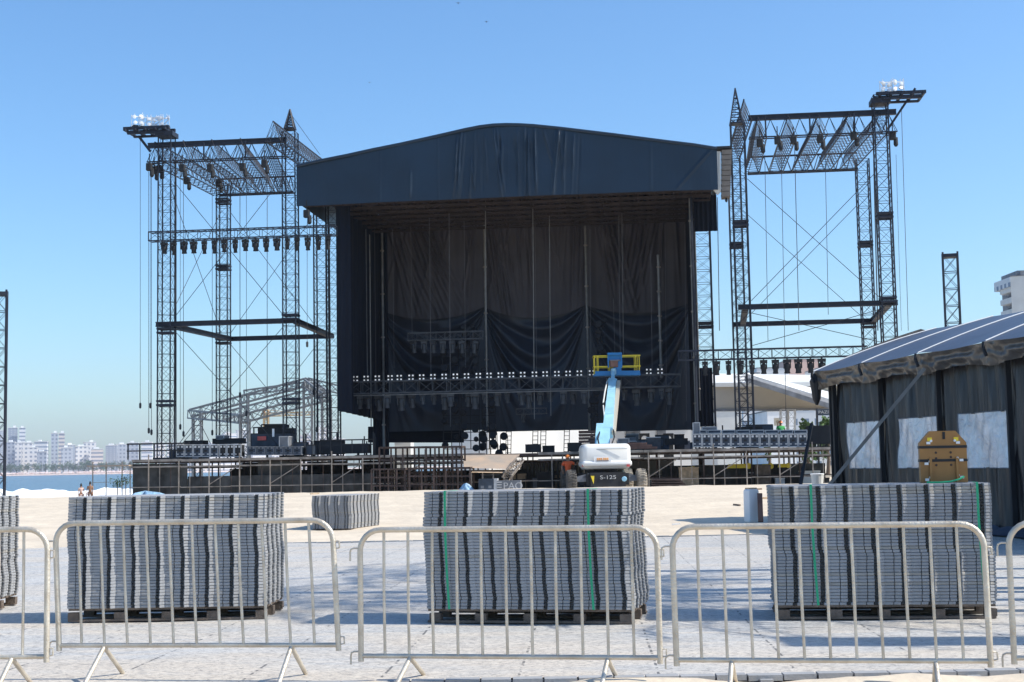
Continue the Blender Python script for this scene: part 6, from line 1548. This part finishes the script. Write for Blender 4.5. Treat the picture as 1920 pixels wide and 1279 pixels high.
# apartment tower top right
YT = 300
tw = thing('apartment_tower', 'slender grey tower with stacked jutting balconies above the tent', 'building', at(1889, 860, YT), 0)
xa_, xb_ = at(1913, 560, YT).x, at(1925, 560, YT).x
part('core', MB().box(((xa_ + xb_) / 2, YT + 6, 20), (xb_ - xa_) / 2, 5, at(1890, 527, YT).z / 2 + 0.0 if False else 21.0), 'greycase', tw)
zs = [530, 551, 573, 595, 617]
for i, py in enumerate(zs):
    z = at(1890, py, YT).z
    if i == 0: part('roof_level', MB().box(((xa_ + xb_) / 2 - 1, YT + 5, z + .2), (xb_ - xa_) / 2 + 1, 5, 1.0), FACN, tw)
    part('balcony', MB().box(((xa_ + xb_) / 2 - 1.0, YT + 3.2, z - 1.15), (xb_ - xa_) / 2 + .6, 4.5, .55).box(((xa_ + xb_) / 2 - 1.2, YT + 3.2, z - 1.75), (xb_ - xa_) / 2 + .3, 4.3, .08), 'offwhite', tw)
    part('glazing', MB().box(((xa_ + xb_) / 2 - .4, YT + 3.5, z - .3), (xb_ - xa_) / 2 - .1, 3.2, .45), M['case'], tw)
bbox('apartment_building', 1941, 2040, 514, 860, 290, 14, 'offwhite', 'tall blank cream building cut by the right edge above the tent', 'building', z0=0, yaw=-.40)
single('roof_plant', MB().box(at(1925, 510, 291) + YA * 3, .8, 1.5, .55).box(at(1923, 512, 291) + YA * 3, 1.4, 1.2, .3), 'greycase', 'dark roof hut on top of the blank cream building', 'roof hut')
# trees
def tree(px, pyb, pyt, wpx, Y, label, n=700, mt_='leaff', group='trees behind the site', z0=None, name='leafy_tree', lobes=7, seed=None):
    p = at(px, pyb, Y); zt = at(px, pyt, Y).z; z0 = p.z if z0 is None else z0; w = wpx * Y / F / 2; h = zt - z0
    r = random.Random(seed if seed is not None else int(px * 7 + Y)); t = thing(name, label, 'tree', (p.x, p.y, z0), r.uniform(0, 6), group)
    mb = MB(); b = Vector((p.x, p.y, z0)); top = b + ZUP * (h * .5)
    mb.path([b, b.lerp(top, .5) + Vector((.02 * h, 0, 0)), top], .05 * h, 6, [.04 * h, .03 * h, .02 * h])
    for k in range(4):
        a = r.uniform(0, 6.3); mb.bar(b + ZUP * (h * .35), top + Vector((math.cos(a) * w * .5, math.sin(a) * w * .5, h * .15)), .018 * h, 4, .008 * h)
    part('trunk', mb, 'bark', t)
    mb = MB(); cs = [(Vector((r.uniform(-.6, .6) * w, r.uniform(-.6, .6) * w, h * r.uniform(.42, .80))), r.uniform(.28, .5)) for _ in range(lobes)]
    for i in range(n):
        c, s = r.choice(cs); d = Vector((r.gauss(0, 1), r.gauss(0, 1), r.gauss(0, 1))).normalized() * (r.random() ** .4)
        q = b + c + Vector((d.x * w * s * 1.3, d.y * w * s * 1.3, d.z * h * s * .62)); ls = (w + h) * .035 * r.uniform(.6, 1.3)
        u = Vector((r.gauss(0, 1), r.gauss(0, 1), r.gauss(0, 1))).normalized(); v_ = u.cross(Vector((r.gauss(0, 1), r.gauss(0, 1), r.gauss(0, 1)))).normalized()
        mb.raw([q - u * ls, q + v_ * ls * .6, q + u * ls, q - v_ * ls * .6], [(0, 1, 2, 3)])
    part('crown', mb, mt_, t); return t
tree(1512, 812, 778, 46, 120, 'green tree under the white canopy left of the gate sign', 900, 'leaf', z0=GZ)
tree(1550, 812, 776, 34, 125, 'green tree seen through the gate sign', 700, 'leaf', z0=GZ)
tree(1440, 815, 795, 14, 140, 'small green shrub tree beside the square white sign', 400, 'leaf', z0=GZ)
r = random.Random(14)
for i in range(30):
    px = -10 + i * 10.5 + r.uniform(-3, 3)
    tree(px, 889 - .018 * px, 867 + r.uniform(-3, 6) - .018 * px, r.uniform(15, 26), 2300 + r.uniform(-15, 15), 'hazy tree in the line of trees along the far beach front', 260, group='trees along the far beach front', z0=1, name='beachfront_tree', lobes=5)
# ================================================================== far city
city = [(-25, 8, 806, 2420, 4), (12, 34, 801, 2450, 4), (34, 48, 801, 2440, 3), (8, 30, 828, 2400, 2), (27, 40, 829, 2380, 0), (38, 64, 829, 2400, 0), (62, 92, 827, 2410, 3), (50, 72, 838, 2370, 0), (68, 90, 846, 2350, 2),
        (94, 109, 811, 2420, 2), (108, 122, 811, 2425, 1), (122, 142, 833, 2440, 4), (138, 168, 836, 2400, 0), (112, 138, 838, 2380, 2), (154, 182, 828, 2500, 0), (168, 196, 841, 2390, 1), (196, 222, 834, 2430, 4), (214, 240, 832, 2470, 2), (238, 262, 829, 2440, 2), (263, 288, 828, 2420, 3),
        (288, 312, 831, 2480, 0), (310, 340, 829, 2500, 3), (335, 362, 832, 2470, 2), (358, 392, 827, 2500, 0), (388, 420, 829, 2450, 3), (415, 445, 812, 2460, 3), (440, 475, 806, 2520, 0), (468, 500, 812, 2480, 3), (560, 590, 815, 2400, 1), (592, 615, 800, 2400, 0), (500, 560, 825, 2500, 0), (615, 650, 822, 2450, 3)]
desc = ['low', 'slim', 'stepped', 'broad', 'plain', 'tall', 'pale', 'boxy']
for i, (x0, x1, y0, Y, f) in enumerate(city):
    y0 += 2; a = at(x0, 885, Y); b = at(x1, 885, Y); zt = at((x0 + x1) / 2, y0, Y).z; h = zt - 1
    colr = ['white windowed', 'cream banded', 'grey windowed', 'white banded', 'slate grey windowed'][f]
    t = thing('city_building', '%s %s block on the far shore, %s in the row from the left' % (desc[i % 8], colr, ['first', 'second', 'third', 'fourth', 'fifth', 'sixth', 'seventh', 'eighth', 'ninth', 'tenth', 'eleventh', 'twelfth', 'thirteenth', 'fourteenth', 'fifteenth', 'sixteenth', 'seventeenth', 'eighteenth', 'nineteenth', 'twentieth', 'twenty first', 'twenty second', 'twenty third', 'twenty fourth', 'twenty fifth', 'twenty sixth', 'twenty seventh', 'twenty eighth', 'twenty ninth', 'thirtieth', 'thirty first', 'thirty second'][i]), 'building', ((a.x + b.x) / 2, Y, 1), 0, 'buildings of the far city')
    w = (b.x - a.x) / 2 * .97; cx = (a.x + b.x) / 2
    yw = rnd.uniform(.15, .5); X = Vector((math.cos(yw), math.sin(yw), 0)); Yv = Vector((-math.sin(yw), math.cos(yw), 0))
    wx = w * .80; part('wall', MB().box((cx, Y, 1 + h / 2), wx, wx * .7, h / 2, X, Yv), FAC[f], t)
    part('roof_slab', MB().box((cx, Y, 1 + h + .6), wx + .5, wx * .7 + .5, .6, X, Yv), 'offwhite', t)
    part('roof_hut', MB().box((cx + rnd.uniform(-.3, .3) * w, Y, 1 + h + 2.6), wx * rnd.uniform(.2, .5), wx * .3, rnd.uniform(1, 2.2), X, Yv), 'white', t)
# pyramid truss canopy behind the left rig
gy = 104
M['fartruss'] = mat('weathered_grey_truss', (0.20, 0.21, 0.22), 0.6, 0.2, .2)
cv = thing('truss_canopy', 'unfinished grey truss roof frame on four legs beyond the left rig', 'canopy frame', at(480, 830, gy), 0)
def FT(nm, a, b, w=.55): part(nm, lattice(MB(), a, b, XA if abs((Vector(b) - Vector(a)).normalized().z) > .9 else ZUP, w, w, .8, .05, .028, 'zig'), 'fartruss', cv)
e = lambda px, py, Y: at(px, py, Y)
FT('rafter', e(358, 775, gy), e(577, 716, gy)); FT('rafter', e(577, 716, gy), e(640, 732, gy)); FT('rafter', e(420, 780, gy + 4), e(600, 732, gy + 4)); FT('rafter', e(452, 786, gy - 6), e(620, 742, gy - 6))
FT('eave_truss', e(358, 777, gy), e(425, 783, gy - 3)); FT('eave_truss', e(425, 783, gy - 3), e(455, 786, gy - 6)); FT('ridge_truss', e(577, 718, gy), e(612, 745, gy - 6)); FT('ridge_truss', e(458, 737, gy + 8), e(580, 720, gy + 8), .4)
for px, py, Y in ((370, 778, gy), (458, 742, gy + 8), (459, 786, gy - 6), (577, 718, gy), (612, 745, gy - 6)):
    a = e(px, py, Y); FT('leg', Vector((a.x, a.y, GZ)), a, .6)
mb = MB(); mb.bar(e(371, 785, gy), e(330, 840, gy), .02).bar(e(371, 785, gy), e(395, 832, gy), .02); part('guy_wire', mb, 'cabled', cv)
# yellow tower crane far away
cr = thing('tower_crane', 'faint yellow tower crane far beyond the grey truss canopy', 'crane', at(499, 870, 700), 0)
M['craney'] = mat('faded_yellow_crane_paint', (0.75, 0.45, 0.18), 0.6)
part('mast', lattice(MB(), at(499, 850, 700), at(499, 770, 700), XA, 2.2, 2.2, 3, .3, .15, 'zig'), 'craney', cr)
part('jib', lattice(MB(), at(490, 778, 700), at(590, 775, 700), ZUP, 1.6, 1.6, 3, .22, .12, 'zig'), 'craney', cr)
part('cab', MB().box(at(498, 781, 700), 1.2, 1.2, 1.4), 'craney', cr); part('stay', MB().bar(at(499, 768, 700), at(560, 775, 700), .15).bar(at(499, 768, 700), at(491, 778, 700), .15), 'craney', cr)
# blue grey rocks / tarp at the shore by the deck corner
def rock(s, t):
    c = at(272, 934, 66); a = 2 * math.pi * s
    return Vector((c.x + math.cos(a) * 1.6 * (1 - t) ** .5 * (1 + .2 * math.sin(3 * a)), c.y + math.sin(a) * 1.0 * (1 - t) ** .5, c.z - .35 + .55 * t * (1 + .25 * math.sin(4 * a))))
single('tarpaulin', MB().grid(rock, 30, 8), 'bluetarp', 'pale blue sheet heaped at the left foot of the deck', 'tarpaulin', smooth=60)
for i, (px, py) in enumerate(((220, 905), (236, 902))):
    p = at(px, py + 8, 67); t = thing('leafy_shrub', ['left', 'right'][i] + ' small dark shrub at the left foot of the deck', 'shrub', p, 0, 'dark shrubs at the deck foot')
    mb = MB(); r = random.Random(i)
    for k in range(120):
        q = p + Vector((r.gauss(0, .16), r.gauss(0, .15), abs(r.gauss(.2, .14)))); u = Vector((r.gauss(0, 1), r.gauss(0, 1), r.gauss(0, 1))).normalized() * .07; w = u.cross(ZUP) * .5
        mb.raw([q - u, q + w, q + u, q - w], [(0, 1, 2, 3)])
    part('leaves', mb, 'leaff', t); part('stem', MB().bar(p - ZUP * .5, p + ZUP * .3, .02), 'bark', t)
# birds
for i, (px, py, s) in enumerate(((859, 6, 1.0), (912, 41, 1.0), (693, 155, .6))):
    p = at(px, py, 160); t = thing('bird', ['highest bird, at the top edge of the sky', 'dark bird gliding just below the top edge', 'smallest bird above the left roof slope'][i], 'bird', p, .3, 'birds gliding in the sky')
    w = .32 * s
    mb = MB().path([p - XA * 0 + YA * .25 * s, p, p - YA * .3 * s], .05 * s, 6, [.02 * s, .06 * s, .02 * s])
    for a in (-1, 1): mb.raw([p + YA * .06, p - YA * .06, p + XA * (a * w * .6) + ZUP * .08 - YA * .02, p + XA * (a * w) + ZUP * .02 - YA * .08, p + XA * (a * w * .6) + ZUP * .08 + YA * .06], [(0, 1, 2, 3, 4)])
    part('body', mb, 'bird', t)
# palms and an added mast right of the picture, whose shadows cross the floor
def palm(x, y, h, seed):
    r = random.Random(seed); t = thing('palm_tree', 'tall palm standing beside the site beyond the right picture edge', 'tree', (x, y, 0), 0, 'palms beyond the right picture edge')
    b = Vector((x, y, 0)); top = b + Vector((r.uniform(-.4, .4), r.uniform(-.3, .3), h))
    part('trunk', MB().path([b, b.lerp(top, .5) + XA * .15, top], .14, 10, [.19, .14, .11]), 'bark', t)
    for k in range(16):
        a = 2 * math.pi * k / 16 + r.uniform(-.15, .15); L_ = r.uniform(2.0, 2.8); up = r.uniform(.1, 1.0); mb = MB(); d = Vector((math.cos(a), math.sin(a), 0)); sd_ = Vector((-d.y, d.x, 0)); prev = None
        pts = [top + d * (L_ * s) + ZUP * (up * math.sin(s * 2.2) - 1.2 * s * s) for s in [i / 9 for i in range(10)]]
        mb.path(pts, .02, 4)
        for i in range(1, 10):
            for s in (-1, 1):
                for o in (0, .12):
                    q = pts[i] + d * o; e_ = q + sd_ * (s * .55 * (1 - .6 * i / 10)) + d * .25 - ZUP * .2
                    mb.raw([q, q + d * .05, e_], [(0, 1, 2)])
        part('frond', mb, 'leaf', t)
    return t
palm(9.6, 19.0, 10.5, 1); palm(10.0, 17.2, 8.6, 2); palm(9.8, 15.6, 8.0, 3); palm(7.9, 16.4, 11, 4); palm(8.9, 13.4, 6.4, 5)
palm(9.6, 14.6, 11.5, 6)
t = thing('shadow_mast', 'unseen mast added beyond the right edge to cast a shadow band', 'mast', (10.4, 11.0, 0), .1)  # added out of view, shaped to throw the dark band across the floor
part('shaft', MB().box((10.4, 11.0, 4.0), .12, .30, 4.0), 'wood', t); part('cap', MB().box((10.4, 11.0, 8.05), .18, .36, .05), 'wood', t)
# small litter and planks on the sand
rl = random.Random(31)
for i in range(14):
    x = rl.uniform(-9, 9); y = rl.uniform(31, 52); z = ground_z(x, y)
    t = thing('timber_offcut', 'small timber offcut lying on the sand between the floor and the stage', 'offcut', (x, y, z), rl.uniform(0, 3), 'offcuts lying on the sand')
    a = rl.uniform(0, 3); d = Vector((math.cos(a), math.sin(a), 0)) * rl.uniform(.08, .35)
    part('offcut_body', MB().bar(Vector((x, y, z + .02)) - d, Vector((x, y, z + .03)) + d, rl.uniform(.012, .03)), rl.choice(['wood', 'woodl', 'terracotta', 'white']), t)
cb_ = []
for (x0, y0, x1, y1) in ():
    pts = [Vector((x0 + (x1 - x0) * i / 40 + .25 * math.sin(i * .7), y0 + (y1 - y0) * i / 40 + .35 * math.sin(i * .43), 0)) for i in range(41)]
    for p_ in pts: p_.z = ground_z(p_.x, p_.y) + .02
    single('power_cable', MB().path(pts, .022, 5), 'cabled', 'black power cable snaking over the sand %s' % ('left of the centre' if x0 < 0 else 'on the right'), 'cable')
# ================================================================== haze
hz = MB(); hz.box((-300, 2125, 68), 3100, 2175, 76)
m = bpy.data.materials.new('pale_sea_haze'); m.use_nodes = True; nt = m.node_tree
for n_ in list(nt.nodes):
    if n_.type == 'BSDF_PRINCIPLED': nt.nodes.remove(n_)
out = [n_ for n_ in nt.nodes if n_.type == 'OUTPUT_MATERIAL'][0]
pv_ = nt.nodes.new('ShaderNodeVolumePrincipled'); pv_.inputs['Color'].default_value = (0.86, 0.90, 1.0, 1); pv_.inputs['Density'].default_value = 0.00014; pv_.inputs['Anisotropy'].default_value = 0.2
nt.links.new(pv_.outputs['Volume'], out.inputs['Volume'])
M['haze'] = m
if HAZE: single('haze', hz, 'haze', 'thin pale sea haze filling the air', 'haze', kind='stuff')
